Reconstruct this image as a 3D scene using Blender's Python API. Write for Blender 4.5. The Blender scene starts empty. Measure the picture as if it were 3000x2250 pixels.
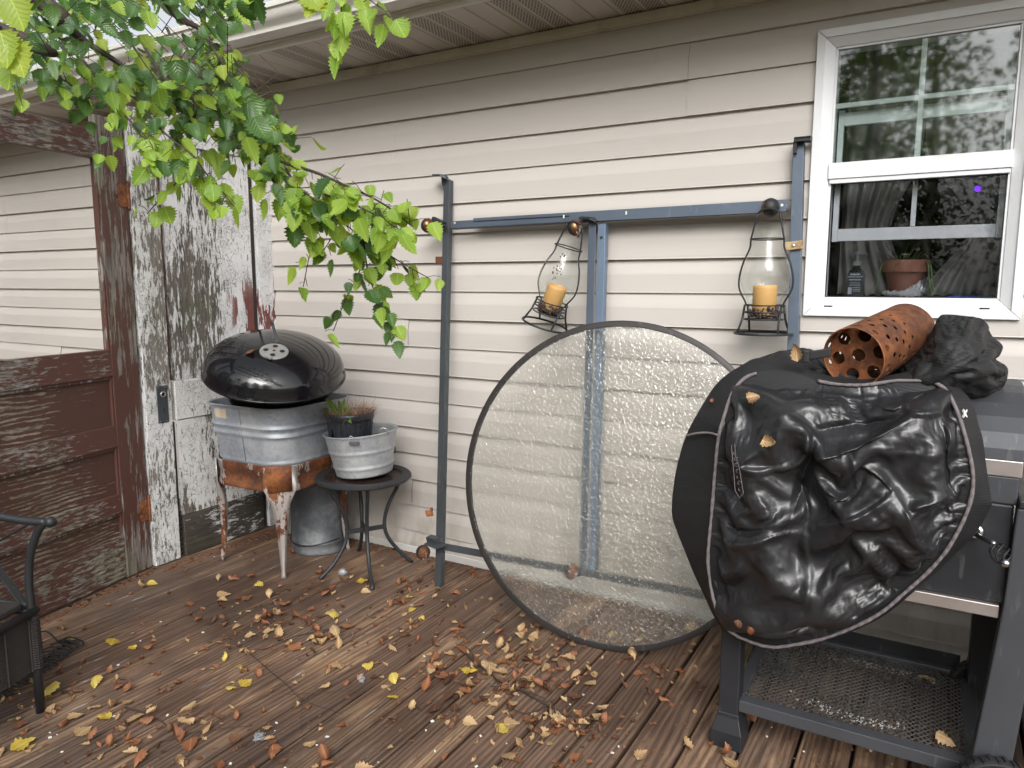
import bpy, bmesh, math, random
from mathutils import Vector as V3, Matrix, Quaternion, noise as NZ
R = math.radians
rnd = random.Random(7)
scene = bpy.context.scene
COL = scene.collection

# ------------------------------------------------------------------ camera
FPX, YAW, PIT, ROL = 2150.2, R(30.446), R(7.7196), R(.062)
CAM = V3((0, -2.7146, 1.2843))
_f = V3((-math.sin(YAW)*math.cos(PIT), math.cos(YAW)*math.cos(PIT), -math.sin(PIT)))
_r0 = V3((math.cos(YAW), math.sin(YAW), 0)); _u0 = _r0.cross(_f)
_r = _r0*math.cos(ROL)+_u0*math.sin(ROL); _u = -_r0*math.sin(ROL)+_u0*math.cos(ROL)
cd = bpy.data.cameras.new('camera'); cam = bpy.data.objects.new('camera', cd); COL.objects.link(cam)
cam.matrix_world = Matrix(((_r.x, _u.x, -_f.x, CAM.x), (_r.y, _u.y, -_f.y, CAM.y), (_r.z, _u.z, -_f.z, CAM.z), (0, 0, 0, 1)))
cd.sensor_width = 36; cd.lens = FPX/3000*36; cd.clip_end = 500; cd.clip_start = .05
scene.camera = cam

# ------------------------------------------------------------------ light
W = bpy.data.worlds.new('World'); scene.world = W; W.use_nodes = True
SUN_EL, SUN_AZ = R(36), R(152)     # azimuth from +Y clockwise: the sun stands behind the camera, to its right
nt = W.node_tree; bg = nt.nodes['Background']
sk = nt.nodes.new('ShaderNodeTexSky'); sk.sky_type = 'NISHITA'; sk.sun_disc = False
sk.sun_elevation = SUN_EL; sk.sun_rotation = SUN_AZ; sk.dust_density = 4; sk.air_density = 1.0
bw = nt.nodes.new('ShaderNodeRGBToBW'); mx = nt.nodes.new('ShaderNodeMix'); mx.data_type = 'RGBA'
nt.links.new(sk.outputs[0], bw.inputs[0]); mx.inputs[0].default_value = .86
nt.links.new(sk.outputs[0], mx.inputs[6]); nt.links.new(bw.outputs[0], mx.inputs[7]); nt.links.new(mx.outputs[2], bg.inputs[0])
bg.inputs[1].default_value = .15
sd = bpy.data.lights.new('sun', 'SUN'); sun = bpy.data.objects.new('sun', sd); COL.objects.link(sun)
sd.energy = 1.0; sd.angle = R(36); sd.color = (1, .98, .955)
sdir = V3((math.sin(SUN_AZ)*math.cos(SUN_EL), math.cos(SUN_AZ)*math.cos(SUN_EL), math.sin(SUN_EL)))
sun.rotation_euler = sdir.to_track_quat('Z', 'Y').to_euler(); sun.location = sdir*30
scene.view_settings.view_transform = 'Standard'; scene.view_settings.look = 'None'
scene.view_settings.exposure = 1.0; scene.view_settings.gamma = 1
scene.render.engine = 'CYCLES'
cy = scene.cycles; cy.max_bounces = 10; cy.transparent_max_bounces = 24; cy.transmission_bounces = 8; cy.glossy_bounces = 4
cy.diffuse_bounces = 4; cy.caustics_refractive = True; cy.caustics_reflective = False; cy.blur_glossy = .3
cy.sample_clamp_indirect = 8

# ------------------------------------------------------------------ measuring: a point of the 2212-wide view onto a plane
K = 3000/2212
def ray(x, y): return _f+_r*((x*K-1500)/FPX)-_u*((y*K-1125)/FPX)
def onp(x, y, n, d):
    n = V3(n); r = ray(x, y); return CAM+r*((d-n.dot(CAM))/n.dot(r))
def UY(x, y, c=0.): return onp(x, y, (0, 1, 0), c)
def UZ(x, y, c=0.): return onp(x, y, (0, 0, 1), c)
def UX(x, y, c=0.): return onp(x, y, (1, 0, 0), c)
def UD(x, y, d): return CAM+ray(x, y)*d      # at a depth along the view axis

# ------------------------------------------------------------------ objects
def tag(o, label=None, cat=None, group=None, kind=None):
    if label: o['label'] = label
    if cat: o['category'] = cat
    if group: o['group'] = group
    if kind: o['kind'] = kind
    return o
def thing(name, loc, label, cat, group=None):
    o = bpy.data.objects.new(name, None); COL.objects.link(o); o.location = loc; o.empty_display_size = .05
    return tag(o, label, cat, group)
def wloc(o):
    p = V3((0, 0, 0))
    while o is not None: p = p+o.location; o = o.parent
    return p
class MB:
    def __init__(s): s.v = []; s.f = []; s.uv = None
    def add(s, vs, fs):
        n = len(s.v); s.v += [V3(p) for p in vs]; s.f += [tuple(i+n for i in q) for q in fs]; return s
    def obox(s, c, a, b, d):
        c, a, b, d = V3(c), V3(a), V3(b), V3(d)
        P = [c+a*i+b*j+d*k for k in (-1, 1) for j in (-1, 1) for i in (-1, 1)]
        return s.add(P, [(0, 2, 3, 1), (4, 5, 7, 6), (0, 1, 5, 4), (2, 6, 7, 3), (0, 4, 6, 2), (1, 3, 7, 5)])
    def box(s, x0, x1, y0, y1, z0, z1):
        return s.obox(((x0+x1)/2, (y0+y1)/2, (z0+z1)/2), ((x1-x0)/2, 0, 0), (0, (y1-y0)/2, 0), (0, 0, (z1-z0)/2))
    def beam(s, p, q, w, h, up=(0, 0, 1)):
        p, q = V3(p), V3(q); d = q-p; t = d.normalized(); a = t.cross(V3(up)).normalized(); b = a.cross(t)
        return s.obox((p+q)/2, d/2, a*w/2, b*h/2)
    def tube(s, path, r, n=8, closed=False, caps=True):
        P = [V3(p) for p in path]; m = len(P); rr = r if isinstance(r, (list, tuple)) else [r]*m
        T = []
        for i in range(m):
            a = P[(i-1) % m] if (closed or i > 0) else P[i]; b = P[(i+1) % m] if (closed or i < m-1) else P[i]
            t = (b-a); T.append(t.normalized() if t.length > 1e-9 else V3((0, 0, 1)))
        nrm = T[0].orthogonal().normalized(); vs = []; fs = []
        for i in range(m):
            nrm = (nrm-T[i]*nrm.dot(T[i]));
            if nrm.length < 1e-6: nrm = T[i].orthogonal()
            nrm.normalize(); bn = T[i].cross(nrm)
            for j in range(n):
                a = 2*math.pi*j/n; vs.append(P[i]+(nrm*math.cos(a)+bn*math.sin(a))*rr[i])
        for i in range(m if closed else m-1):
            k = (i+1) % m
            for j in range(n):
                l = (j+1) % n; fs.append((i*n+j, i*n+l, k*n+l, k*n+j))
        if caps and not closed:
            fs.append(tuple(range(n))[::-1]); fs.append(tuple((m-1)*n+j for j in range(n)))
        return s.add(vs, fs)
    def lathe(s, prof, n=32, M=None, closed=False):
        M = M or Matrix(); m = len(prof); vs = []; fs = []
        for (r, z) in prof:
            for j in range(n):
                a = 2*math.pi*j/n; vs.append(M @ V3((r*math.cos(a), r*math.sin(a), z)))
        for i in range(m if closed else m-1):
            k = (i+1) % m
            for j in range(n):
                l = (j+1) % n; fs.append((i*n+j, i*n+l, k*n+l, k*n+j))
        return s.add(vs, fs)
    def grid(s, fn, nu, nv, wrap=False):
        n0 = len(s.v); vs = [V3(fn(i/(nu if wrap else nu-1), j/(nv-1))) for j in range(nv) for i in range(nu)]; fs = []
        for j in range(nv-1):
            for i in range(nu if wrap else nu-1):
                k = (i+1) % nu; fs.append((j*nu+i, j*nu+k, (j+1)*nu+k, (j+1)*nu+i))
        return s.add(vs, fs)
    def poly(s, pts, thick, n):
        """flat outline with a thickness along n"""
        n = V3(n).normalized()*thick; m = len(pts); P = [V3(p) for p in pts]
        return s.add(P+[p+n for p in P], [tuple(range(m))[::-1], tuple(range(m, 2*m))]+[(i, (i+1) % m, m+(i+1) % m, m+i) for i in range(m)])
    def build(s, name, mat, parent=None, smooth=False, bevel=0, loc=None, solid=0, sub=0, auto=None):
        org = wloc(parent) if parent is not None else V3(loc or (0, 0, 0))
        me = bpy.data.meshes.new(name); me.from_pydata([tuple(p-org) for p in s.v], [], s.f); me.update()
        if s.uv is not None:
            L = me.uv_layers.new(name='UVMap')
            for lp in me.loops: L.data[lp.index].uv = s.uv[lp.vertex_index]
        bm = bmesh.new(); bm.from_mesh(me)
        if s.uv is None: bmesh.ops.recalc_face_normals(bm, faces=bm.faces)
        bm.to_mesh(me); bm.free()
        me.materials.append(mat)
        if smooth: me.polygons.foreach_set('use_smooth', [True]*len(me.polygons))
        o = bpy.data.objects.new(name, me); COL.objects.link(o)
        if parent is not None: o.parent = parent
        else: o.location = org
        if auto: 
            me.polygons.foreach_set('use_smooth', [True]*len(me.polygons)); me.set_sharp_from_angle(angle=R(auto))
        if solid:
            md = o.modifiers.new('s', 'SOLIDIFY'); md.thickness = solid; md.offset = 0
        if bevel:
            md = o.modifiers.new('b', 'BEVEL'); md.width = bevel; md.segments = 2; md.limit_method = 'ANGLE'; md.angle_limit = R(40)
        if sub:
            md = o.modifiers.new('u', 'SUBSURF'); md.levels = sub; md.render_levels = sub
        return o
def bez(pts, n=8):
    """Catmull-Rom through points"""
    P = [V3(p) for p in pts]; P = [P[0]*2-P[1]]+P+[P[-1]*2-P[-2]]; out = []
    for i in range(1, len(P)-2):
        a, b, c, d = P[i-1:i+3]
        for k in range(n):
            t = k/n; out.append(.5*((2*b)+(c-a)*t+(2*a-5*b+4*c-d)*t*t+(3*b-a-3*c+d)*t**3))
    out.append(P[-2]); return out
def circ(c, r, a, b, n=32, a0=0, a1=2*math.pi, closed=True):
    c, a, b = V3(c), V3(a), V3(b)
    return [c+(a*math.cos(a0+(a1-a0)*i/(n if closed else n-1))+b*math.sin(a0+(a1-a0)*i/(n if closed else n-1)))*r for i in range(n)]
def frameM(o, z, x=None):
    z = V3(z).normalized(); x = V3(x) if x is not None else z.orthogonal(); x = (x-z*x.dot(z)).normalized(); y = z.cross(x)
    return Matrix(((x.x, y.x, z.x, o[0]), (x.y, y.y, z.y, o[1]), (x.z, y.z, z.z, o[2]), (0, 0, 0, 1)))

# ------------------------------------------------------------------ material nodes
class G:
    def __init__(s, name):
        s.m = bpy.data.materials.new(name); s.m.use_nodes = True; s.t = s.m.node_tree; s.b = s.t.nodes['Principled BSDF']
        s.out = s.t.nodes['Material Output']; s.tc = s.t.nodes.new('ShaderNodeTexCoord')
    def n(s, ty, **k):
        x = s.t.nodes.new('ShaderNode'+ty)
        for a, b in k.items(): setattr(x, a, b)
        return x
    def put(s, sock, v):
        if hasattr(v, 'is_output') or isinstance(v, bpy.types.NodeSocket): s.t.links.new(v, sock)
        elif v is not None:
            if isinstance(v, (tuple, list)) and len(v) == 3 and sock.type == 'RGBA': v = (*v, 1)
            sock.default_value = v
    def co(s, scale=(1, 1, 1), rot=(0, 0, 0), src='Object', loc=(0, 0, 0)):
        m = s.n('Mapping'); s.put(m.inputs[0], s.tc.outputs[src]); m.inputs['Scale'].default_value = scale
        m.inputs['Rotation'].default_value = rot; m.inputs['Location'].default_value = loc; return m.outputs[0]
    def noise(s, sc, co=None, det=4, rough=.55, dist=0):
        x = s.n('TexNoise'); s.put(x.inputs['Vector'], co if co is not None else s.tc.outputs['Object'])
        x.inputs['Scale'].default_value = sc; x.inputs['Detail'].default_value = det; x.inputs['Roughness'].default_value = rough
        x.inputs['Distortion'].default_value = dist; return x.outputs[0]
    def vor(s, sc, co=None, feat='F1', out=0, rnd_=1):
        x = s.n('TexVoronoi', feature=feat); s.put(x.inputs['Vector'], co if co is not None else s.tc.outputs['Object'])
        x.inputs['Scale'].default_value = sc
        x.inputs['Randomness'].default_value = rnd_; return x.outputs[out]
    def math(s, op, a, b=None, c=None, clamp=False):
        x = s.n('Math', operation=op, use_clamp=clamp); s.put(x.inputs[0], a)
        if b is not None: s.put(x.inputs[1], b)
        if c is not None: s.put(x.inputs[2], c)
        return x.outputs[0]
    def step(s, v, lo, hi):
        x = s.n('MapRange', interpolation_type='SMOOTHSTEP'); s.put(x.inputs[0], v); x.inputs[1].default_value = lo; x.inputs[2].default_value = hi
        return x.outputs[0]
    def mix(s, f, a, b, mode='MIX'):
        x = s.n('Mix', data_type='RGBA', blend_type=mode); s.put(x.inputs[0], f); s.put(x.inputs[6], a); s.put(x.inputs[7], b); return x.outputs[2]
    def ramp(s, f, stops, interp='LINEAR'):
        x = s.n('ValToRGB'); x.color_ramp.interpolation = interp; e = x.color_ramp.elements
        while len(e) < len(stops): e.new(.5)
        for q, (p, c) in zip(e, stops): q.position = p; q.color = (*c, 1) if len(c) == 3 else c
        s.put(x.inputs[0], f); return x.outputs[0]
    def sep(s, co):
        x = s.n('SeparateXYZ'); s.put(x.inputs[0], co); return x.outputs
    def comb(s, a, b, c):
        x = s.n('CombineXYZ'); s.put(x.inputs[0], a); s.put(x.inputs[1], b); s.put(x.inputs[2], c); return x.outputs[0]
    def wn(s, v, dim='1D'):
        x = s.n('TexWhiteNoise', noise_dimensions=dim); s.put(x.inputs['W' if dim == '1D' else 'Vector'], v); return x.outputs[0]
    def bump(s, h, st=.3, d=.01, prev=None):
        x = s.n('Bump'); s.put(x.inputs['Height'], h); x.inputs['Strength'].default_value = st; x.inputs['Distance'].default_value = d
        if prev is not None: s.put(x.inputs['Normal'], prev)
        return x.outputs[0]
    def set(s, col=None, rough=None, metal=None, nrm=None, **k):
        b = s.b.inputs
        if col is not None: s.put(b['Base Color'], col)
        if rough is not None: s.put(b['Roughness'], rough)
        if metal is not None: s.put(b['Metallic'], metal)
        if nrm is not None: s.put(b['Normal'], nrm)
        for a, v in k.items(): s.put(b[a.replace('_', ' ')], v)
        return s.m
def plain(name, col, rough=.5, metal=0, var=.25, sc=30, bump=.15, bd=.002, dirt=None):
    g = G(name); a = g.noise(sc, det=5); c = g.mix(a, tuple(x*(1-var) for x in col), tuple(min(1, x*(1+var)) for x in col))
    if dirt: c = g.mix(g.step(g.noise(sc*.25, det=6, rough=.65), .5, .72), c, dirt)
    return g.set(c, g.math('ADD', g.math('MULTIPLY', a, .25), rough-.12), metal, g.bump(a, bump, bd))
# ------------------------------------------------------------------ materials
M = {}
def m_siding():
    g = G('vinyl siding'); o = g.tc.outputs['Object']
    grain = g.noise(60, g.co((.12, 1, 3.2)), det=5, rough=.6)
    big = g.noise(1.1, g.co((.5, 1, 1.6)), det=3)
    course = g.wn(g.math('FLOOR', g.math('DIVIDE', g.math('ADD', g.sep(o)[2], .0164), .127)))
    c = g.mix(big, (.46, .428, .392), (.55, .513, .478)); c = g.mix(g.math('MULTIPLY', course, .35), c, (.52, .485, .455))
    c = g.mix(g.math('MULTIPLY', g.step(g.noise(5, g.co((.3, 1, 2)), det=6, rough=.7), .55, .8), .35), c, (.36, .33, .27))
    spl = g.math('MULTIPLY', g.step(g.sep(o)[2], .5, -.05), g.step(g.noise(9, g.co((1, 1, .35)), det=7, rough=.7), .42, .68)); c = g.mix(g.math('MULTIPLY', spl, .7), c, (.25, .215, .165))
    drip = g.math('MULTIPLY', g.step(g.noise(16, g.co((1, 1, .05)), det=4), .6, .75), g.step(g.noise(2, det=2), .5, .65)); c = g.mix(g.math('MULTIPLY', drip, .24), c, (.3, .29, .22))
    sp = g.step(g.vor(38), .035, .012); spm = g.math('MULTIPLY', sp, g.step(g.noise(3, det=2), .52, .62))
    c = g.mix(g.math('MULTIPLY', spm, .75), c, (.09, .075, .06))
    return g.set(c, .48, nrm=g.bump(grain, .22, .0012))
def m_deck():
    g = G('deck wood'); o = g.tc.outputs['Object']; x, y, z = g.sep(o)
    bid = g.math('FLOOR', g.math('DIVIDE', x, .1372)); r1 = g.wn(bid); r2 = g.wn(g.math('ADD', bid, 31.7))
    cc = g.comb(x, g.math('ADD', y, g.math('MULTIPLY', r1, 37.)), g.math('MULTIPLY', r2, 9.))
    def cm(sx, sy):
        mp = g.n('Mapping'); g.put(mp.inputs[0], cc); mp.inputs['Scale'].default_value = (sx, sy, 1); return mp.outputs[0]
    rings = g.math('SINE', g.math('MULTIPLY', g.math('ADD', g.math('MULTIPLY', x, 6.), g.noise(1., cm(5, .55), det=2, rough=.5)), 60.))
    rings = g.math('MULTIPLY_ADD', rings, .5, .5)
    fine = g.noise(1., cm(210, 5), det=5, rough=.7)
    mid = g.noise(1., cm(38, 1.1), det=4, rough=.6)
    wear = g.noise(1., cm(15, 2.6), det=6, rough=.68)
    gr = g.math('ADD', g.math('MULTIPLY', rings, .15), g.math('ADD', g.math('MULTIPLY', fine, .5), g.math('MULTIPLY', mid, .42)))
    dark = g.ramp(gr, [(.3, (.03, .017, .012)), (.48, (.108, .062, .041)), (.62, (.18, .112, .075)), (.8, (.27, .185, .13))])
    light = g.ramp(gr, [(.3, (.075, .04, .022)), (.46, (.23, .135, .075)), (.6, (.4, .26, .155)), (.78, (.56, .4, .265))])
    wm = g.step(g.math('ADD', wear, g.math('MULTIPLY', g.math('SUBTRACT', r2, .5), .16)), .5, .66)
    c = g.mix(g.math('MULTIPLY', wm, .78), dark, light)
    gy = g.step(g.noise(1.7, g.co((1, .8, 1)), det=4), .45, .66)     # greyed, foot-worn patches
    c = g.mix(g.math('MULTIPLY', gy, .5), c, g.ramp(gr, [(.3, (.024, .018, .015)), (.55, (.085, .066, .053)), (.8, (.19, .155, .13))]))
    # flakes of old pale paint
    fl = g.math('MULTIPLY', g.step(g.noise(1., cm(30, 3.2), det=6, rough=.75), .6, .67), g.step(g.noise(2.2, det=3), .55, .62))
    c = g.mix(g.math('MULTIPLY', fl, .8), c, (.5, .49, .48))
    damp = g.step(g.noise(1.3, g.co(loc=(4, 2, 0)), det=3), .42, .62)
    c = g.mix(g.math('MULTIPLY', damp, .7), c, g.mix(1, c, (.35, .31, .3), 'MULTIPLY'))
    c = g.mix(g.math('MULTIPLY', g.step(g.noise(14, det=8, rough=.8), .62, .75), .5), c, (.045, .036, .03))
    h = g.math('ADD', gr, g.math('MULTIPLY', g.step(g.noise(1., cm(120, 1.6), det=3), .62, .7), -.8))
    return g.set(c, g.math('MULTIPLY_ADD', damp, -.12, .72), nrm=g.bump(h, .75, .004))
def m_soffit():
    g = G('soffit vinyl'); x, y, z = g.sep(g.tc.outputs['Object'])
    u = g.math('FRACT', g.math('DIVIDE', x, .372))        # one pair of perforated strips per .372 m
    s1 = g.math('MULTIPLY', g.step(u, .055, .06), g.step(u, .235, .23)); s2 = g.math('MULTIPLY', g.step(u, .285, .29), g.step(u, .465, .46))
    strip = g.math('ADD', s1, s2)
    row = g.math('DIVIDE', y, .0105); fr = g.math('FLOOR', row)
    fx = g.math('SUBTRACT', g.math('FRACT', g.math('ADD', g.math('DIVIDE', x, .0135), g.math('MULTIPLY', fr, .5))), .5)
    fy = g.math('SUBTRACT', g.math('FRACT', row), .5)
    dd = g.math('SQRT', g.math('ADD', g.math('MULTIPLY', fx, fx), g.math('MULTIPLY', g.math('MULTIPLY', fy, fy), 1.)))
    hole = g.math('MULTIPLY', g.step(dd, .42, .3), strip)
    c = g.mix(g.noise(6, g.co((1, .25, 1)), det=5), (.5, .455, .405), (.6, .555, .5))
    c = g.mix(g.math('MULTIPLY', g.step(g.noise(20, det=6, rough=.7), .6, .75), .4), c, (.3, .26, .22))
    c = g.mix(hole, c, (.02, .016, .013))
    return g.set(c, .5, nrm=g.bump(hole, -.4, .002))
def m_alu():
    g = G('aged white aluminium'); a = g.noise(4, g.co((.25, 1, 2)), det=6, rough=.65)
    c = g.mix(a, (.6, .58, .53), (.76, .745, .70))
    c = g.mix(g.math('MULTIPLY', g.step(g.noise(2.5, g.co((.5, 1, 3)), det=7, rough=.72), .54, .76), .6), c, (.36, .34, .27))
    return g.set(c, .34, nrm=g.bump(g.noise(3, det=2), .1, .004))
def flaked(name, paint, wood, axis, amount, crack=False, paint2=None, red=None, sc=1., loc=(0, 0, 0), chip=62, st_=.24, wavy=False):
    """old paint flaking off grey weathered wood; the grain runs along `axis`"""
    g = G(name); s = [1, 1, 1]; s[axis] = st_; st = tuple(s); s2 = [1, 1, 1]; s2[axis] = .05
    grain = g.noise(95*sc, g.co(tuple(s2), loc=loc), det=6, rough=.7)
    chips = g.noise(chip*sc, g.co(st, loc=loc), det=8, rough=.74); big = g.noise(2.6*sc, g.co((1, 1, .7), loc=loc), det=4, rough=.6)
    v = g.math('ADD', g.math('MULTIPLY', chips, .62), g.math('ADD', g.math('MULTIPLY', big, .42), g.math('MULTIPLY', grain, .16)))
    if wavy:
        zw = g.sep(g.tc.outputs['Object'])[2]; wv_ = g.math('SINE', g.math('ADD', g.math('MULTIPLY', zw, 330.), g.math('MULTIPLY', g.noise(3.2, g.co((1, .5, 2.2)), det=4, rough=.6), 34.)))
        v = g.math('ADD', g.math('MULTIPLY', chips, .5), g.math('ADD', g.math('MULTIPLY', big, .45), g.math('MULTIPLY', wv_, .062)))
    if red: zz0 = g.sep(g.tc.outputs['Object']); v = g.math('ADD', v, g.math('ADD', g.math('MULTIPLY', g.step(zz0[2], 1.85, 1.2), .05), g.math('MULTIPLY', g.step(zz0[1], -.02, .14), -.055))); v = g.math('SUBTRACT', v, .02)
    bare = g.step(v, amount, amount+.022)
    w = g.ramp(grain, [(.3, tuple(x*.3 for x in wood)), (.52, wood), (.72, tuple(min(1, x*1.9) for x in wood))])
    w = g.mix(g.step(g.noise(3, det=3), .5, .65), w, g.mix(1, w, (.86, .92, .76), 'MULTIPLY'))
    p = g.mix(g.noise(9, det=4), tuple(x*.82 for x in paint), paint)
    if paint2: p = g.mix(g.step(g.noise(5, g.co(st, loc=(3, 1, 2)), det=6), .56, .62), p, paint2)
    if red:
        zz = g.sep(g.tc.outputs['Object'])[2]
        yy = g.sep(g.tc.outputs['Object'])[1]; band = g.math('MULTIPLY', g.math('MULTIPLY', g.step(zz, 1.45, 1.2), g.step(zz, .8, .95)), g.step(yy, .06, .16))
        p = g.mix(g.math('MULTIPLY', g.step(g.math('ADD', g.noise(15, g.co(st, loc=(7, 1, 2)), det=6, rough=.65), g.math('MULTIPLY', band, .1)), .58, .6), band), p, red[0])
    h = g.math('MULTIPLY', g.math('SUBTRACT', 1., bare), 1.)
    if crack:
        cv = g.co((1.3, 1.3, .75)); wv = g.n('VectorMath', operation='ADD'); g.put(wv.inputs[0], cv)
        nn = g.n('TexNoise'); nn.inputs['Scale'].default_value = 14; nn.inputs['Detail'].default_value = 4; sv = g.n('VectorMath', operation='SCALE'); sv.inputs['Scale'].default_value = .13
        g.put(nn.inputs['Vector'], g.tc.outputs['Object']); g.put(sv.inputs[0], nn.outputs['Color']); g.put(wv.inputs[1], sv.outputs[0])
        ce = g.vor(27, wv.outputs[0], 'DISTANCE_TO_EDGE'); ce2 = g.vor(60, wv.outputs[0], 'DISTANCE_TO_EDGE')
        cr = g.math('MAXIMUM', g.step(ce, .02, .005), g.math('MULTIPLY', g.step(ce2, .035, .01), g.step(g.noise(6, det=3), .45, .6)))
        cr = g.math('MULTIPLY', cr, g.step(g.noise(7, g.co(loc=(5, 5, 5)), det=3), .36, .5))
        p = g.mix(g.math('MULTIPLY', cr, .85), p, (.06, .052, .045)); h = g.math('SUBTRACT', h, g.math('MULTIPLY', cr, .8))
    c = g.mix(bare, p, w)
    return g.set(c, g.math('MULTIPLY_ADD', bare, .3, .5), nrm=g.bump(g.math('ADD', h, g.math('MULTIPLY', grain, .5)), .8, .0025))
def m_galv(name, base=(.41, .44, .49), wh=.5, rust=.74):
    g = G(name); v = g.vor(75, out=1); sp = g.n('RGBToBW'); g.put(sp.inputs[0], v)
    n1 = g.noise(5, det=6, rough=.65); n2 = g.noise(22, det=6, rough=.7)
    c = g.mix(g.math('MULTIPLY', sp.outputs[0], .45), tuple(x*.72 for x in base), tuple(x*1.18 for x in base))
    c = g.mix(g.math('MULTIPLY', g.step(n1, .46, .66), wh), c, (.56, .57, .57)); c = g.mix(g.math('MULTIPLY', g.step(n2, .58, .7), .4), c, (.17, .175, .18))
    c = g.mix(g.step(g.noise(6, g.co((1, 1, .5), loc=(2, 9, 4)), det=7, rough=.7), rust, rust+.03), c, (.24, .09, .03))
    return g.set(c, g.math('MULTIPLY_ADD', n1, .3, .36), g.math('MULTIPLY_ADD', n1, -.6, .75), g.bump(n2, .12, .002))
def m_rust(name, bright=1., silver=0.):
    g = G(name); n1 = g.noise(11, det=8, rough=.7); n2 = g.noise(60, det=6, rough=.7)
    a = g.math('ADD', g.math('MULTIPLY', n1, .65), g.math('MULTIPLY', n2, .35))
    c = g.ramp(a, [(.33, (.03*bright, .012*bright, .007*bright)), (.46, (.105*bright, .036*bright, .015*bright)), (.56, (.215*bright, .074*bright, .024*bright)), (.7, (.36*bright, .155*bright, .055*bright))])
    mt = 0.; rg = .72
    if silver:
        s = g.step(g.math('ADD', g.noise(10, g.co((1, 1, .35), loc=(1, 2, 3)), det=7, rough=.68), g.math('MULTIPLY', n2, .18)), silver, silver+.035)
        c = g.mix(s, c, (.48, .44, .42)); mt = g.math('MULTIPLY', s, .55); rg = g.math('MULTIPLY_ADD', s, -.35, .72)
    return g.set(c, rg, mt, g.bump(a, .5, .002))
def m_enamel():
    g = G('black enamel'); n = g.noise(24, det=6, rough=.7)
    c = g.mix(g.step(n, .62, .72), (.006, .006, .008), (.03, .03, .03)); sp = g.step(g.vor(60), .03, .015)
    c = g.mix(g.math('MULTIPLY', sp, .6), c, (.3, .3, .3))
    return g.set(c, g.math('MULTIPLY_ADD', g.step(g.noise(5, det=5), .4, .7), .1, .07), 0, g.bump(g.noise(9, det=2), .05, .01), Coat_Weight=.3)
def m_steel(name, col, rough=.42, metal=.35, rust=.66, sc=1):
    g = G(name); n = g.noise(16*sc, det=7, rough=.7); c = g.mix(g.noise(5, det=4), tuple(x*.7 for x in col), tuple(min(1, x*1.25) for x in col))
    c = g.mix(g.step(n, rust, rust+.05), c, (.13, .06, .03)); c = g.mix(g.math('MULTIPLY', g.step(g.noise(40, g.co((1, 1, .2)), det=5), .62, .7), .07), c, (.5, .5, .5))
    return g.set(c, g.math('MULTIPLY_ADD', n, .3, rough-.15), metal, g.bump(n, .15, .001))
def m_thinglass(name, tint=(1, 1, 1), refl=1.3, dirt=0.0, rough=.0, scratch=False):
    g = G(name); t = g.n('BsdfTransparent'); t.inputs[0].default_value = (*tint, 1)
    gl = g.n('BsdfGlossy'); gl.inputs['Roughness'].default_value = rough
    lw = g.n('LayerWeight'); lw.inputs[0].default_value = .5; f = g.math('MULTIPLY_ADD', g.math('POWER', lw.outputs['Facing'], 4.), .5*refl, .045*refl, clamp=True)
    wob = g.bump(g.noise(3, det=1), .03, .006); g.put(gl.inputs['Normal'], wob)
    mx = g.n('MixShader'); g.put(mx.inputs[0], f); g.put(mx.inputs[1], t.outputs[0]); g.put(mx.inputs[2], gl.outputs[0]); o = mx.outputs[0]
    if dirt:
        d = g.n('BsdfDiffuse'); d.inputs[0].default_value = (.5, .48, .44, 1); m2 = g.n('MixShader')
        k = g.math('MULTIPLY', g.step(g.noise(18, g.co((1, 1, .5)), det=7, rough=.72), .42, .85), dirt)
        if scratch:
            sc = g.step(g.noise(60, g.co((.15, 1, 1), rot=(0, R(40), 0)), det=2), .7, .74); k = g.math('ADD', k, g.math('MULTIPLY', sc, .1))
        g.put(m2.inputs[0], k); g.put(m2.inputs[1], o); g.put(m2.inputs[2], d.outputs[0]); o = m2.outputs[0]
    g.t.links.new(o, g.out.inputs[0]); return g.m
def m_pebble():
    """rain-glass: solid tempered glass, pebbled on the front"""
    g = G('pebbled glass'); n1 = g.noise(85, g.co((1, 1, 1)), det=1.0, rough=.4, dist=.6); n2 = g.noise(34, det=1)
    h = g.math('ADD', n1, g.math('MULTIPLY', n2, .5)); b = g.bump(h, .36, .010)
    rf = g.n('BsdfRefraction'); rf.inputs['IOR'].default_value = 1.13; rf.inputs['Roughness'].default_value = .02; rf.inputs[0].default_value = (.975, .975, .96, 1)
    tr = g.n('BsdfTransparent'); tr.inputs[0].default_value = (.965, .965, .95, 1)
    gl = g.n('BsdfGlossy'); gl.inputs['Roughness'].default_value = .05; b2 = g.bump(h, .5, .012); g.put(gl.inputs['Normal'], b2); g.put(rf.inputs['Normal'], b)
    fr = g.n('LayerWeight'); fr.inputs[0].default_value = .5; g.put(fr.inputs['Normal'], b)
    m0 = g.n('MixShader'); m0.inputs[0].default_value = .7; g.put(m0.inputs[1], tr.outputs[0]); g.put(m0.inputs[2], rf.outputs[0])
    mx = g.n('MixShader'); g.put(mx.inputs[0], g.math('MULTIPLY_ADD', g.math('POWER', fr.outputs['Facing'], 3.), .45, .06, clamp=True)); g.put(mx.inputs[1], m0.outputs[0]); g.put(mx.inputs[2], gl.outputs[0])
    d = g.n('BsdfDiffuse'); d.inputs[0].default_value = (.42, .42, .39, 1); m2 = g.n('MixShader')
    k = g.math('MULTIPLY', g.noise(7, det=5), .07)
    g.put(m2.inputs[0], k); g.put(m2.inputs[1], mx.outputs[0]); g.put(m2.inputs[2], d.outputs[0])
    g.t.links.new(m2.outputs[0], g.out.inputs[0]); return g.m
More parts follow.
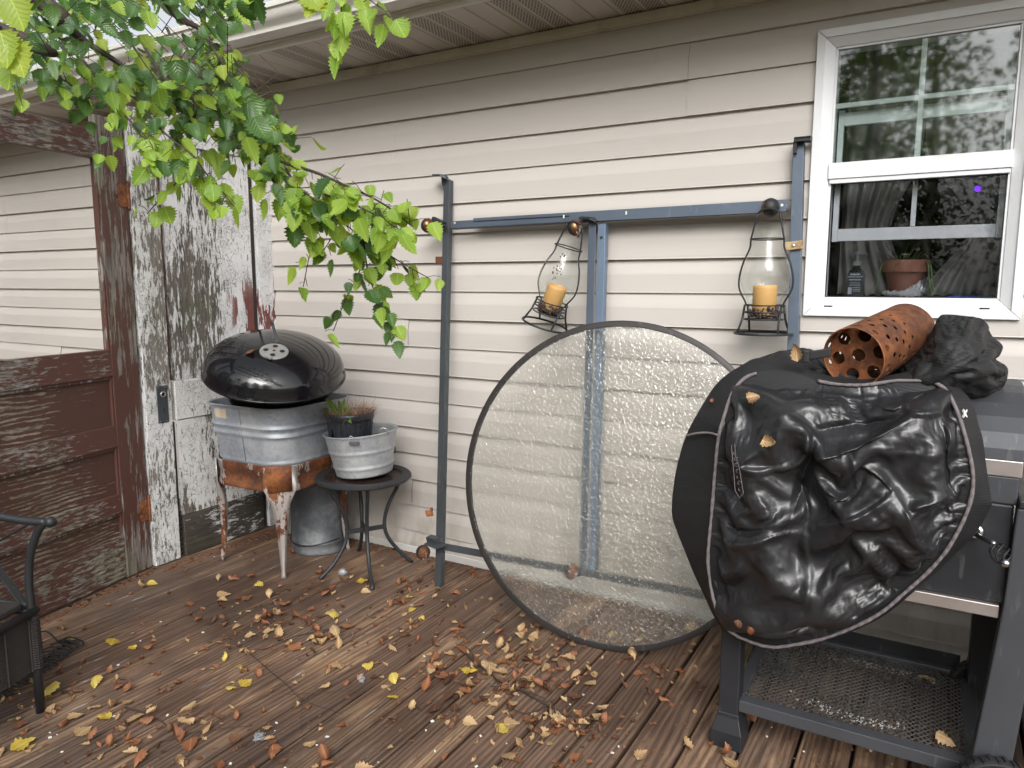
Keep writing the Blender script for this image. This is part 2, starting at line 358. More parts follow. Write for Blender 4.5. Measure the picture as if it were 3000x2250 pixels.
def m_leaf(name, a, b, tr=.35, back=None, rough=.42, vein=.5):
    """uv.y runs up the midrib, uv.x across it"""
    g = G(name); u, v, _ = g.sep(g.tc.outputs['UV']); au = g.math('ABSOLUTE', g.math('SUBTRACT', u, .5))
    ph = g.math('SUBTRACT', g.math('MULTIPLY', v, 8.), g.math('MULTIPLY', au, 7.)); w = g.math('ABSOLUTE', g.math('SUBTRACT', g.math('FRACT', ph), .5))
    side = g.step(w, .10, .02); mid = g.step(au, .022, .01); vn = g.math('MAXIMUM', g.math('MULTIPLY', side, .6), mid)
    oi = g.n('ObjectInfo'); rn = g.wn(g.math('ADD', g.math('FLOOR', g.math('MULTIPLY', g.sep(g.tc.outputs['UV'])[2], 1)), g.math('MULTIPLY', oi.outputs['Random'], 50)))
    att = g.n('Attribute', attribute_name='lf'); rr = g.math('FRACT', g.math('ADD', att.outputs['Fac'], oi.outputs['Random']))
    c = g.mix(rr, a, b); c = g.mix(g.math('MULTIPLY', g.noise(40, det=4), .35), c, tuple(x*.55 for x in a))
    c = g.mix(g.math('MULTIPLY', vn, vein), c, tuple(min(1, x*1.8+.03) for x in b))
    g.set(c, rough, 0, g.bump(g.math('SUBTRACT', w, g.math('MULTIPLY', mid, .5)), .35, .003))
    if tr:
        t = g.n('BsdfTranslucent'); g.put(t.inputs[0], g.mix(1, c, (1.35, 1.25, .5), 'MULTIPLY')); mx = g.n('MixShader'); mx.inputs[0].default_value = tr
        g.put(mx.inputs[1], g.b.outputs[0]); g.put(mx.inputs[2], t.outputs[0]); g.t.links.new(mx.outputs[0], g.out.inputs[0])
    return g.m
def m_vinyl(name, rib, gloss, col=(.017, .017, .019)):
    g = G(name); x, y, z = g.sep(g.tc.outputs['Object'])
    zz = g.math('ADD', g.math('ADD', z, g.math('MULTIPLY', x, .12 if rib > 0 else -.5)), g.math('MULTIPLY', g.noise(4, det=2), .03))
    ribs = g.math('SINE', g.math('MULTIPLY', zz, abs(rib)))
    n = g.noise(9, det=7, rough=.7); dust = g.step(g.noise(6, g.co((1, 1, .6)), det=8, rough=.75), .55, .78)
    specks = g.math('MULTIPLY', g.step(g.vor(55), .05, .02), g.step(g.noise(5, det=2), .55, .6))
    c = g.mix(g.math('MULTIPLY', dust, .5), col, (.075, .07, .062)); c = g.mix(g.math('MULTIPLY', specks, .8), c, (.4, .4, .38))
    b = g.bump(ribs, .035 if gloss else .22, .0008); b = g.bump(g.noise(14, det=3), .12, .008, b)
    return g.set(c, g.math('MULTIPLY_ADD', dust, .25, .33 if gloss else .6), 0, b, Specular_IOR_Level=.55 if gloss else .3)
M['siding'] = m_siding(); M['deck'] = m_deck(); M['soffit'] = m_soffit(); M['alu'] = m_alu()
M['trim'] = plain('beige trim vinyl', (.66, .63, .55), .45, sc=12, var=.12, dirt=(.33, .32, .25))
M['white'] = plain('white vinyl', (.72, .73, .75), .38, sc=8, var=.06, dirt=(.55, .55, .53))
M['strip'] = plain('white starter strip', (.58, .57, .55), .45, sc=12, var=.1, dirt=(.3, .28, .25))
mar = (.105, .046, .035); gw = (.21, .185, .165)
M['mar_v'] = flaked('maroon paint, upright grain', mar, gw, 2, .612, chip=40, st_=.12)
M['mar_h'] = flaked('maroon paint, level grain', mar, gw, 1, .628, chip=90, st_=.07)
M['mar_p'] = flaked('worn maroon panel', (.09, .042, .032), (.2, .165, .13), 1, .535, chip=110, st_=.06, wavy=True)
M['wh_v'] = flaked('white crackled paint, upright grain', (.74, .74, .75), (.085, .075, .065), 2, .665, crack=True, red=((.17, .045, .04), .35))
M['wh_s'] = flaked('white flaking paint of the stile', (.74, .74, .73), (.19, .172, .15), 2, .6, sc=1.25, crack=True, loc=(3, 0, 1))
M['wh_p'] = flaked('white flaking paint of the tall panel', (.76, .76, .77), (.125, .11, .095), 2, .6, crack=True, chip=74, st_=.17, red=((.17, .045, .04), .1))
M['wh_l'] = flaked('white crackled lower panel', (.76, .755, .74), (.13, .11, .09), 2, .612, crack=True)
M['wh_b'] = flaked('dark damp bottom rail', (.62, .62, .6), (.06, .05, .042), 1, .545)
M['darkwood'] = plain('dark bare wood', (.045, .036, .03), .8, sc=60, var=.5)
M['redwood'] = plain('split reddish wood', (.14, .06, .045), .75, sc=60, var=.5)
M['galv'] = m_galv('galvanised steel'); M['galv2'] = m_galv('pale galvanised steel', (.5, .52, .55), .7, .8); M['galv3'] = m_galv('dull galvanised steel', (.12, .132, .145), .25, .7)
M['rust'] = m_rust('rust', .82); M['rustb'] = m_rust('orange rust', 1.25); M['rusts'] = m_rust('rusted stand paint', .8, .54); M['rusta'] = m_rust('rusted apron', .85, .62)
M['enamel'] = m_enamel(); M['alu_disc'] = plain('dull aluminium', (.55, .55, .54), .4, .6, sc=40)
M['iron'] = m_steel('black painted iron', (.022, .023, .026), .5, .2, .72); M['blackm'] = m_steel('dark charcoal powder coat', (.028, .029, .033), .5, .2, .78)
M['bed'] = m_steel('blue grey steel', (.10, .125, .165), .42, .45, .68); M['bed2'] = m_steel('grey steel', (.075, .085, .095), .42, .45, .64)
M['bedb'] = m_steel('paler blue steel', (.16, .215, .3), .4, .45, .7)
M['rim'] = m_steel('bronze rim', (.032, .028, .027), .5, .2, .68)
M['grill'] = m_steel('grey grill paint', (.06, .063, .072), .48, .25, .8); M['grillb'] = m_steel('black grill panel', (.02, .021, .025), .45, .15, .85)
M['stain'] = plain('stainless trim', (.55, .5, .48), .35, .85, sc=18, var=.12, dirt=(.35, .3, .27)); M['chrome'] = plain('chrome', (.65, .65, .65), .15, 1, var=.05)
M['brass'] = plain('copper wheel cap', (.22, .11, .055), .34, .8, sc=40, dirt=(.06, .03, .02)); M['rubber'] = plain('black rubber', (.015, .015, .016), .55)
M['glass'] = m_thinglass('lantern glass', (.97, .98, .97), 1.1, .05); M['pane'] = m_thinglass('window glass', (.86, .9, .89), 2.3, .03, rough=.03, scratch=True)
M['pane2'] = m_thinglass('dull lower window glass', (.78, .79, .8), .4, .04, scratch=True); M['pebble'] = m_pebble()
M['wax'] = G('candle wax').set((.58, .34, .12), .5, Subsurface_Weight=.15, Subsurface_Scale=.02)
M['stones'] = plain('dark potpourri', (.09, .05, .045), .7, sc=90, var=.6)
M['plastic'] = plain('black plastic', (.018, .02, .026), .38, sc=30, dirt=(.06, .06, .06)); M['straw'] = plain('dry grass', (.26, .16, .11), .8, sc=60, var=.5)
M['soil'] = plain('potting soil', (.03, .022, .016), .95, sc=80, bump=.8, bd=.01)
M['terra'] = plain('terracotta', (.22, .085, .055), .8, sc=16, dirt=(.3, .2, .17)); M['foil'] = plain('aluminium foil', (.7, .7, .7), .22, 1, sc=20)
M['spider'] = plain('house plant leaf', (.09, .16, .05), .4, sc=10, var=.4); M['dandy'] = m_leaf('dandelion leaf', (.09, .2, .03), (.16, .3, .05), .3)
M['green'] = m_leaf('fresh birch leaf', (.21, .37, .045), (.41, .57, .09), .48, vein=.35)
M['green_shaded'] = m_leaf('shaded birch leaf', (.045, .11, .028), (.11, .22, .045), .34, rough=.3, vein=.25)  # darker copy of the leaf green: shade of backlit leaves put into the colour
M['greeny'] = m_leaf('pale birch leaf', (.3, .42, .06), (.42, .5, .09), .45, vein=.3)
M['bark'] = plain('birch twig bark', (.045, .03, .024), .7, sc=60); M['trunk'] = plain('birch bark', (.3, .25, .2), .8, sc=8, var=.5, dirt=(.08, .06, .05))
M['wood_far'] = m_leaf('distant foliage', (.07, .13, .035), (.15, .25, .07), .35); M['lf_tan'] = m_leaf('dry tan leaf', (.32, .2, .1), (.55, .38, .2), .15, rough=.6); M['lf_rust'] = m_leaf('dry russet leaf', (.17, .06, .025), (.32, .135, .06), .12, rough=.55)
M['lf_dark'] = m_leaf('dark brown leaf', (.07, .03, .015), (.15, .065, .03), .05, rough=.6); M['lf_yel'] = m_leaf('yellow leaf', (.56, .38, .05), (.7, .56, .14), .25, rough=.5)
M['vin'] = m_vinyl('glossy black vinyl', -900, True); M['vinm'] = m_vinyl('ribbed black vinyl', 1000, False, (.017, .017, .018))
M['hem'] = plain('faded lilac grey binding', (.15, .13, .135), .9, sc=90, var=.35); M['wick'] = m_steel('woven dark wicker', (.035, .03, .028), .55, .1, .7)
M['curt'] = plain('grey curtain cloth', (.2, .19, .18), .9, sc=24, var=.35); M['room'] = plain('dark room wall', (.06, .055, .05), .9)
M['paper'] = plain('white scrap', (.7, .7, .68), .8); M['fluff'] = plain('white fibre fluff', (.42, .43, .46), .95, sc=80)
M['ground'] = plain('lawn soil', (.06, .07, .03), .95, sc=9, var=.6, bump=.6, bd=.05); M['shingle'] = plain('roof shingle', (.07, .065, .06), .9, sc=50)
M['char'] = plain('greasy ash', (.035, .03, .027), .9, sc=50, var=.7); M['ash'] = plain('white ash', (.3, .29, .28), .95, sc=50, var=.3)
M['mesh'] = m_steel('expanded metal', (.11, .105, .1), .5, .3, .62)
# ------------------------------------------------------------------ ground, deck
mb = MB(); mb.grid(lambda u, v: (-90+180*u, -90+180*v, -.45+.03*math.sin(u*90)), 60, 60); tag(mb.build('ground', M['ground']), kind='structure')
mb = MB(); BW = .1372; i0 = -62
for i in range(i0, 24):
    x0 = i*BW; g = .002+.0012*NZ.noise((i*3.1, 0, 0))+.0028*max(0, min(1, (x0+2.2)/1.4)); yb = -.012; ya = -5.6; top = .0012*NZ.noise((i*1.7, 5, 0)); ns = 9
    sec = []
    for k in range(ns):
        y = ya+(yb-ya)*k/(ns-1); wob = .0018*NZ.noise((i*2.3, y*1.7, 1)); e = .0035
        xa, xb = x0+g+wob, x0+BW-g+wob
        sec.append([(xa, y, -.032), (xa, y, top-e), (xa+e, y, top), (xb-e, y, top), (xb, y, top-e), (xb, y, -.032)])
    vs = [p for s in sec for p in s]; fs = []
    for k in range(ns-1):
        for j in range(6): l = (j+1) % 6; fs.append((k*6+j, k*6+l, (k+1)*6+l, (k+1)*6+j))
    fs += [(0, 1, 2, 3, 4, 5), tuple((ns-1)*6+j for j in (5, 4, 3, 2, 1, 0))]
    mb.add(vs, fs)
for y in (-.06, -.5, -.95, -1.4, -1.85, -2.3, -2.75, -3.2, -4.1, -5): mb.box(i0*BW, 24*BW, y-.02, y+.02, -.2, -.034)
tag(mb.build('deck', M['deck']), kind='structure')

# ------------------------------------------------------------------ house
H = thing('house', (0, 0, 0), 'beige vinyl sided house wall with eave, gutter and one white window', 'house')
Z0 = 2.1426; S = .127; XL, XR = -11., 4.
WX0, WX1, WZ0, WZ1 = -.40, .18, 1.2, 2.085          # hole behind the window trim
prof = [(-.0175, 0), (-.0165, .004), (-.0158, .070), (-.0145, .078), (-.004, .1268)]
seams = {(-1): [-2.9, .9], 0: [-.339], 1: [-.854], 2: [-.854], 3: [-3.6], 4: [-3.6, 1.2], 5: [1.2], 6: [-4.3], 7: [-4.3, .7], 8: [-2.146, .7], 9: [-2.146], 10: [-5.1], 11: [-5.1, .4], 12: [-3.3], 13: [-3.3], 14: [-.9], 15: [-2.14], 16: [-2.14]}
mb = MB()
def span(xa, xb, zb, dy, lo=-9, hi=9):
    ps = [(y+dy, zb+z) for y, z in prof]+[(-.0035+dy, zb+S+.004)]
    ps = [(-.002, zb-.0004)]+ps
    ps = [(y, max(lo, min(hi, z))) for y, z in ps]
    m = len(ps); nx_ = max(2, int((xb-xa)/.18)+1); vs = []
    for q in range(nx_):
        x = xa+(xb-xa)*q/(nx_-1); wy = .0013*NZ.noise((x*1.9, zb*9, 2)); wz = .0011*NZ.noise((x*1.3, zb*7, 5)) if lo < -5 and hi > 5 else 0
        vs += [(x, y+wy*(0 < j < m-1), z+wz*(j < m-1)) for j, (y, z) in enumerate(ps)]
    mb.add(vs, [(q*m+i, q*m+i+1, q*m+m+i+1, q*m+m+i) for q in range(nx_-1) for i in range(m-1)])
for k in range(-1, 18):
    zb = Z0-k*S-(S if False else 0)
    zb = Z0-k*S
    cuts = sorted([XL]+seams.get(k, [])+[XR]); segs = []
    for a, b in zip(cuts, cuts[1:]): segs.append((a, b))
    for n_, (a, b) in enumerate(segs):
        dy = -.0036*((n_+k) % 2)+.0006*NZ.noise((k, n_, 3))
        if zb+S > WZ0+.03 and zb < WZ1-.03:
            if a < WX0: span(a, min(b, WX0), zb, dy)
            if b > WX1: span(max(a, WX1), b, zb, dy)
            if a < WX1 and b > WX0:
                if zb+S > WZ1+.01: span(max(a, WX0), min(b, WX1), zb, dy, WZ1, 9)
                if zb < WZ0-.01: span(max(a, WX0), min(b, WX1), zb, dy, -9, WZ0)
        else: span(a, b, zb, dy)
mb.build('siding', M['siding'], H)
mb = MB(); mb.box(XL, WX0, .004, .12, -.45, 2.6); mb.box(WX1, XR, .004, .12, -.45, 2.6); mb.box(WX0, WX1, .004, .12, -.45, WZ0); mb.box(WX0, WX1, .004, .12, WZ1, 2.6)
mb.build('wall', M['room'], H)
mb = MB(); mb.box(XL, XR, -.024, .003, .0, .034); mb.build('starter_strip', M['strip'], H, bevel=.003)
# eave: J-channel, soffit, fascia, gutter, roof
ZS = 2.275; YF = -.43
mb = MB(); mb.box(XL, XR, -.03, -.004, ZS-.038, ZS-.004); mb.box(XL, XR, -.024, -.004, ZS-.043, ZS-.038); mb.build('frieze_channel', M['trim'], H, bevel=.003)
mb = MB(); n = 150; pw = .093; x = -round(11/pw)*pw
while x < 2.5:                              # every .093 m a little V groove between the folded strips
    vs = []; ps = [(x, 0), (x+.004, .006), (x+pw-.004, .006), (x+pw, 0)]; ps = [(x, .007), (x+.004, 0), (x+pw-.004, 0), (x+pw, .007)]
    for a, dz in ps: vs += [(a, -.004, ZS+dz), (a, YF, ZS+dz+.004)]
    mb.add(vs, [(0, 2, 3, 1), (2, 4, 5, 3), (4, 6, 7, 5)]); x += pw
mb.build('soffit', M['soffit'], H)
mb = MB()
fp = [(YF+.028, ZS-.006), (YF, ZS-.010), (YF-.004, ZS-.002), (YF-.004, ZS+.008), (YF-.014, ZS+.011), (YF-.014, ZS+.11), (YF+.028, ZS+.11)]
mb.add([(xx, y, z) for xx in (XL, XR) for y, z in fp], [(i, (i+1) % 7, 7+(i+1) % 7, 7+i) for i in range(7)]); mb.build('fascia', M['alu'], H, bevel=.002)
# K-style gutter
gy = YF-.014; gz = ZS+.016
gp = [(gy-.001, gz+.115), (gy-.001, gz+.004), (gy-.008, gz), (gy-.072, gz), (gy-.078, gz+.004), (gy-.08, gz+.02), (gy-.085, gz+.03), (gy-.1, gz+.042), (gy-.112, gz+.06), (gy-.118, gz+.082), (gy-.119, gz+.092), (gy-.128, gz+.096), (gy-.13, gz+.115), (gy-.127, gz+.119), (gy-.112, gz+.117)]
gp = [(y_, gz+(z_-gz)*.73) for y_, z_ in gp]
nx = 46; mb = MB()
mb.grid(lambda u, v: (lambda i: (XL+(XR-XL)*u, gp[i][0]+.003*NZ.noise((u*14, i*.2, 0)), gp[i][1]+.003*NZ.noise((u*9, i*.1, 4))))(round(v*(len(gp)-1))), nx, len(gp))
g = mb.build('gutter', M['alu'], H, solid=.002, auto=28)
mb = MB(); mb.add([(XL, gy-.02, gz+.1), (XR, gy-.02, gz+.1), (XR, 3.2, gz+1.35), (XL, 3.2, gz+1.35), (XL, gy-.02, gz+.112), (XR, gy-.02, gz+.112), (XR, 3.2, gz+1.362), (XL, 3.2, gz+1.362)], [(0, 1, 2, 3), (4, 5, 6, 7), (0, 1, 5, 4), (2, 3, 7, 6), (0, 3, 7, 4), (1, 2, 6, 5)])
mb.build('roof', M['shingle'], H)
# the room behind the window
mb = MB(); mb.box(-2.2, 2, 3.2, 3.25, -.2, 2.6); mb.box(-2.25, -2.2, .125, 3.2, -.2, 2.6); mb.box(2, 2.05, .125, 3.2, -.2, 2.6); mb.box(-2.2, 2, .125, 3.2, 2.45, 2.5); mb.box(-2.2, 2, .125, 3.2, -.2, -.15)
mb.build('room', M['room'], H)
# window
def mitre(mb, x0, x1, z0, z1, w, yf, yi, yb):
    """a picture frame whose face slopes from yf at the outside to yi at the inside"""
    o = [(x0, z0), (x1, z0), (x1, z1), (x0, z1)]; i = [(x0+w, z0+w), (x1-w, z0+w), (x1-w, z1-w), (x0+w, z1-w)]
    for a in range(4):
        b = (a+1) % 4; e = .0006; t = V3((o[b][0]-o[a][0], 0, o[b][1]-o[a][1])).normalized()*e
        P = [V3((o[a][0], yf, o[a][1])), V3((o[b][0], yf, o[b][1])), V3((i[b][0], yi, i[b][1])), V3((i[a][0], yi, i[a][1]))]
        P = [P[0]+t, P[1]-t, P[2]-t, P[3]+t]; Q = [V3((p.x, yb, p.z)) for p in P]
        mb.add(P+Q, [(0, 1, 2, 3), (7, 6, 5, 4), (0, 4, 5, 1), (1, 5, 6, 2), (2, 6, 7, 3), (3, 7, 4, 0)])
wm = MB(); mitre(wm, -.421, .197, 1.180, 2.106, .026, -.034, -.034, -.0)
WN = wm.build('window', M['white'], H, bevel=.0015)
mb = MB(); mitre(mb, -.3955, .1715, 1.2055, 2.0805, .030, -.029, -.012, .06); mitre(mb, -.3655, .1415, 1.2355, 2.0505, .0075, -.008, -.008, .06); mb.build('frame', M['white'], WN, bevel=.001)
mb = MB()   # upper sash with muntins and the meeting rail
mb.box(-.366, .142, -.024, .02, 1.632, 1.683); mb.box(-.362, .139, -.019, .02, 1.617, 1.6315); mb.build('meeting_rail', M['white'], WN, bevel=.0015)
mb = MB(); mb.box(-.1195, -.1045, .004, .012, 1.684, 2.043); mb.box(-.357, -.1196, .004, .012, 1.861, 1.876); mb.box(-.1044, .133, .004, .012, 1.861, 1.876); mb.build('muntin', M['white'], WN, bevel=.001)
mb = MB(); mb.box(-.357, .133, -.001, .003, 1.684, 2.0425); mb.build('upper_pane', M['pane'], WN)
mb = MB()   # inner sash, pushed up
for a in ((-.352, -.335, 1.43, 1.86), (.118, .133, 1.43, 1.86), (-.3345, .1175, 1.432, 1.472), (-.3345, .1175, 1.81, 1.852), (-.1185, -.1045, 1.473, 1.8095)): mb.box(a[0], a[1], .04, .06, a[2], a[3])
mb.build('raised_sash', M['white'], WN, bevel=.001)
mb = MB(); mb.box(-.357, .133, .0, .003, 1.2435, 1.6165); mb.build('lower_pane', M['pane2'], WN)
mb = MB()
for a in ((-.3575, -.3545, 1.2435, 1.6165), (.1305, .1335, 1.2435, 1.6165), (-.354, .130, 1.2435, 1.2465), (-.354, .13, 1.6135, 1.6165)): mb.box(a[0], a[1], -.004, -.001, a[2], a[3])
mb.build('gasket', M['rubber'], WN)
mb = MB(); mb.box(-.40, .17, .061, .30, 1.19, 1.243); mb.build('inner_sill', M['white'], WN)
mb = MB()
for x in (-.355, .09): mb = MB(); mb.box(x, x+.027, -.0302, -.026, 1.2125, 1.2155); mb.build('weep_slot', M['rubber'], WN)
# curtains
def curtain(name, lab, x0, x1, zt, zb, yc, skew=0, tie=0):
    mb = MB()
    def f(u, v):
        w = (1-tie*math.exp(-((v-.72)/.2)**2)); x = x0+(x1-x0)*(u*w if skew > 0 else 1-(1-u)*w)
        return (x, yc+.012*math.sin(u*(x1-x0)*110+2*math.sin(v*3))+.005*NZ.noise((u*9, v*4, yc)), zt+(zb-zt)*v+.004*math.sin(u*40))
    mb.grid(f, 90, 24); o = mb.build(name, M['curt'], smooth=True, loc=(x0, yc, zb), solid=.0015); tag(o, lab, 'curtain')
curtain('curtain', 'sheer grey gathered curtain behind the left half of the window', -.34, -.1, 2.05, 1.25, .17, 1, .35)
curtain('curtain', 'sheer grey gathered curtain behind the right half of the window', -.1, .17, 2.03, 1.25, .18, -1, .55)
# ------------------------------------------------------------------ the two old doors that stand as a screen
hx, hy = -3.045, -.775
BD = V3((.2006, -.9797, 0)); BN = V3((.9797, .2006, 0))      # along the maroon door, and its face normal
D1 = thing('maroon_door', (hx, hy, 0), 'tall weathered maroon wooden door standing upright with its upper glass missing', 'door')
def bpl(mb, s0, s1, z0, z1, d0, d1):
    c = V3((hx, hy, 0))+BD*(s0+s1)/2+BN*(d0+d1)/2+V3((0, 0, (z0+z1)/2))
    mb.obox(c, BD*(s1-s0)/2, BN*(d1-d0)/2, (0, 0, (z1-z0)/2))
LW = .84
mb = MB(); bpl(mb, .004, .142, .006, 1.965, -.035, .0); st = mb.build('stile', M['mar_v'], D1, bevel=.003); st['label'] = 'maroon and grey hinge stile'
mb = MB(); bpl(mb, LW-.13, LW, .006, 1.965, -.035, 0); mb.build('stile', M['mar_v'], D1, bevel=.003)
mb = MB(); bpl(mb, .1425, LW-.1305, 1.79, 1.905, -.035, -.001); mb.build('top_rail', M['mar_h'], D1, bevel=.003)
for z0, z1 in ((.895, 1.01), (.59, .685), (.30, .385), (.01, .19)):
    mb = MB(); bpl(mb, .1425, LW-.1305, z0, z1, -.034, -.0012); bpl(mb, .1425, LW-.1305, z0+.004, z0+.013, -.0012, .0015); mb.build('rail', M['mar_h'], D1, bevel=.004)
for z0, z1 in ((.685, .895), (.385, .59), (.19, .30)):
    mb = MB(); bpl(mb, .1426, LW-.1306, z0, z1, -.024, -.016); mb.build('panel', M['mar_p'], D1)
mb = MB()
for z0, z1, d in ((.685, .895, 0), (.385, .59, 0), (.19, .30, 0), (1.01, 1.79, 0)):
    bpl(mb, .1427, .152, z0, z1, -.03, -.004)
    bpl(mb, .152, LW-.14, z1-.010, z1-.0002, -.03, -.005) if z1 < 1.7 else None
mb.build('moulding', M['mar_v'], D1, bevel=.002)
def hinge(z, lab):
    mb = MB(); c = V3((hx, hy, z))
    for s in (1, -1):
        d = BD if s > 0 else V3((0, 1, 0)); n = BN if s > 0 else V3((1, 0, 0)); w = .05 if s > 0 else .047
        o = c+d*.006+n*.002
        if s > 0: pts = [o+d*a+V3((0, 0, b)) for a, b in ((0, -.045), (w*.8, -.045), (w, -.03), (w*.95, -.012), (w*1.15, 0), (w*.95, .012), (w, .03), (w*.8, .045), (0, .045))]
        else: pts = [o+d*a+V3((0, 0, b)) for a, b in ((0, -.045), (w, -.045), (w, .045), (0, .045))]
        mb.poly(pts, .003, n)
        for a, b in ((.3, .028), (.3, -.028), (.75, .02), (.75, -.02)): mb.lathe([(0, .0055), (.004, .005), (.005, .003)], 10, frameM(o+d*w*a+V3((0, 0, b)), n))
    mb.tube([c+V3((.004, 0, -.053)), c+V3((.004, 0, .053))], .0065, 10); mb.tube([c+V3((.004, 0, .053)), c+V3((.004, 0, .06)), c+V3((.004, 0, .066))], [.004, .0065, .002], 10)
    mb.build('hinge', M['rustb'], D1, bevel=.0008)['label'] = lab
hinge(1.655, 'upper rusty ornate butt hinge'); hinge(.275, 'lower rusty butt hinge')

D2 = thing('white_door', (hx, -.4, 0), 'white wooden door with crackled flaking paint and a lock plate, standing against the house wall', 'door')
fx = -3.03
def wpl(mb, y0, y1, z0, z1, d0, d1): mb.box(fx+d0, fx+d1, y0, y1, z0, z1)
mb = MB(); wpl(mb, -.768, -.640, .004, 2.03, -.036, 0); mb.build('stile', M['wh_s'], D2, bevel=.003)['label'] = 'lock stile with crackled paint worn to grey wood'
mb = MB(); wpl(mb, -.112, -.004, .004, 2.055, -.036, 0.004); mb.build('stile', M['wh_v'], D2, bevel=.003)['label'] = 'white stile next to the house wall'
mb = MB(); wpl(mb, -.6395, -.1125, 1.905, 2.05, -.036, -.001); mb.build('top_rail', M['wh_v'], D2, bevel=.003)
mb = MB(); wpl(mb, -.617, -.1415, .66, .842, -.036, -.004); mb.build('lock_rail', M['wh_l'], D2, bevel=.003)
mb = MB(); wpl(mb, -.61, -.1415, .004, .2, -.036, -.004); mb.build('bottom_rail', M['wh_b'], D2, bevel=.003)
mb = MB(); wpl(mb, -.6172, -.1425, .845, 1.903, -.024, -.009); mb.build('tall_panel', M['wh_p'], D2)
mb = MB(); wpl(mb, -.6108, -.1425, .203, .657, -.024, -.009); mb.build('lower_panel', M['wh_l'], D2)
mb = MB(); wpl(mb, -.1413, -.1123, .01, 1.9, -.03, -.02)
for i in range(4): wpl(mb, -.1403+.0065*i, -.1363+.0065*i, .01, 1.9, -.02, -.012-.002*(i % 2))
mb.build('split_groove', M['darkwood'], D2)
mb = MB()
for i in range(40): wpl(mb, -.6395, -.618+(.002*NZ.noise((i, 0, 0))), .845+i*.0264, .871+i*.0264, -.033, -.022+.003*NZ.noise((i*.9, 2, 0)))
mb.build('split_edge', M['redwood'], D2, bevel=.001)
mb = MB()
for i in range(9): wpl(mb, -.6385, -.612, .02+i*.024, .028+i*.024, -.03, -.016)
wpl(mb, -.6393, -.611, .004, .65, -.034, -.03)
mb.build('broken_slot', M['darkwood'], D2)
LP = MB()
def plate(mb, y, z, w, h): mb.box(fx-.001, fx+.004, y-w/2, y+w/2, z-h/2, z+h/2)
plate(LP, -.686, .745, .052, .17); lp = LP.build('lock_plate', M['bed2'], D2, bevel=.002)
mb = MB(); MM = frameM((fx+.004, -.682, .79), (1, 0, 0), (0, 1, 0)); mb.lathe([(.008, .001), (.012, .004), (.014, .002), (.0145, 0)], 20, MM); mb.build('spindle_ring', M['stain'], lp, smooth=True)
mb = MB(); mb.lathe([(0, .0006), (.008, .0006)], 20, MM); mb.lathe([(0, .0006), (.004, .0006)], 12, frameM((fx+.004, -.682, .722), (1, 0, 0))); mb.box(fx+.004, fx+.0046, -.684, -.680, .702, .72); mb.build('keyhole', M['rubber'], lp)
for y in (-.703, -.669):
    for z in (.668, .822): mb = MB(); mb.lathe([(0, .003), (.003, .002), (.004, 0)], 10, frameM((fx+.004, y, z), (1, 0, 0))); mb.build('screw', M['chrome'], lp)

# ------------------------------------------------------------------ wash tub on its stand
def sqr(hx_, hy_, r, n=12):
    """rounded rectangle outline"""
    out = []
    for q, (sx, sy) in enumerate(((1, 1), (-1, 1), (-1, -1), (1, -1))):
        for i in range(n):
            a = math.pi/2*q+math.pi/2*i/(n-1); out.append((sx*(hx_-r)+r*math.cos(a), sy*(hy_-r)+r*math.sin(a)))
    return out
def loft(mb, rings, ctr, rot=0):
    """rings: (half, corner radius, z)"""
    vs = []; m = None
    for h, r, z in rings:
        o = sqr(h, h, r); m = len(o)
        vs += [V3((ctr[0]+x*math.cos(rot)-y*math.sin(rot), ctr[1]+x*math.sin(rot)+y*math.cos(rot), z)) for x, y in o]
    mb.add(vs, [(i*m+j, i*m+(j+1) % m, (i+1)*m+(j+1) % m, (i+1)*m+j) for i in range(len(rings)-1) for j in range(m)]); return m
TC = (-2.64, -.352); TR = R(2)
ST = thing('tub_stand', (TC[0], TC[1], 0), 'rusty orange and silver four legged stand under the square wash tub', 'stand')
mb = MB(); rg = [(.232, .115, .385), (.234, .115, .388), (.2345, .115, .405), (.228, .112, .412), (.2285, .112, .455), (.234, .115, .462), (.235, .115, .498), (.231, .112, .5), (.224, .108, .49)]
loft(mb, rg, TC, TR); mb.build('apron', M['rusta'], ST, solid=.003, auto=50)
for sx, sy in ((-1, -1), (1, -1), (1, 1), (-1, 1)):
    cs = []
    d = V3((sx, sy, 0)).normalized(); t = V3((-d.y, d.x, 0)); c0 = V3((TC[0], TC[1], 0))
    for z, off, w, dp in ((.5, .284, .135, .0), (.40, .286, .135, .006), (.372, .286, .11, .014), (.335, .284, .08, .022), (.27, .279, .056, .026), (.18, .276, .04, .02), (.09, .28, .026, .016), (.03, .287, .016, .012), (.012, .29, .018, .012), (.0, .294, .02, .01)):
        cs.append((c0+d*off+V3((0, 0, z)), w/2, dp))
    vs = []
    for p, w, dp in cs:
        for a, b in ((-1, -.9), (-1, -.15), (-.6, .35), (-.25, .1), (.25, .1), (.6, .35), (1, -.15), (1, -.9)): vs.append(p+t*w*a+d*dp*b)
    m = 8; mb = MB(); mb.add(vs, [(i*m+j, i*m+j+1, (i+1)*m+j+1, (i+1)*m+j) for i in range(len(cs)-1) for j in range(m-1)])
    mb.build('leg', M['rusts'], ST, solid=.003, auto=60)
    if sy < 0 and sx > 0:
        mb = MB(); f = c0+d*.296
        vs = [f+t*a+V3((0, 0, z))+d*e for z, e in ((.392, .002), (.5, .004), (.508, .001)) for a, e2 in ((-.052, 0), (-.03, 0), (.03, 0), (.052, 0)) for e in (e,)]
        mb.add(vs, [(i*4+j, i*4+j+1, (i+1)*4+j+1, (i+1)*4+j) for i in range(2) for j in range(3)]); mb.build('corner_plate', M['rustb'], ST, solid=.003, auto=60)
TB = MB()
rings = []
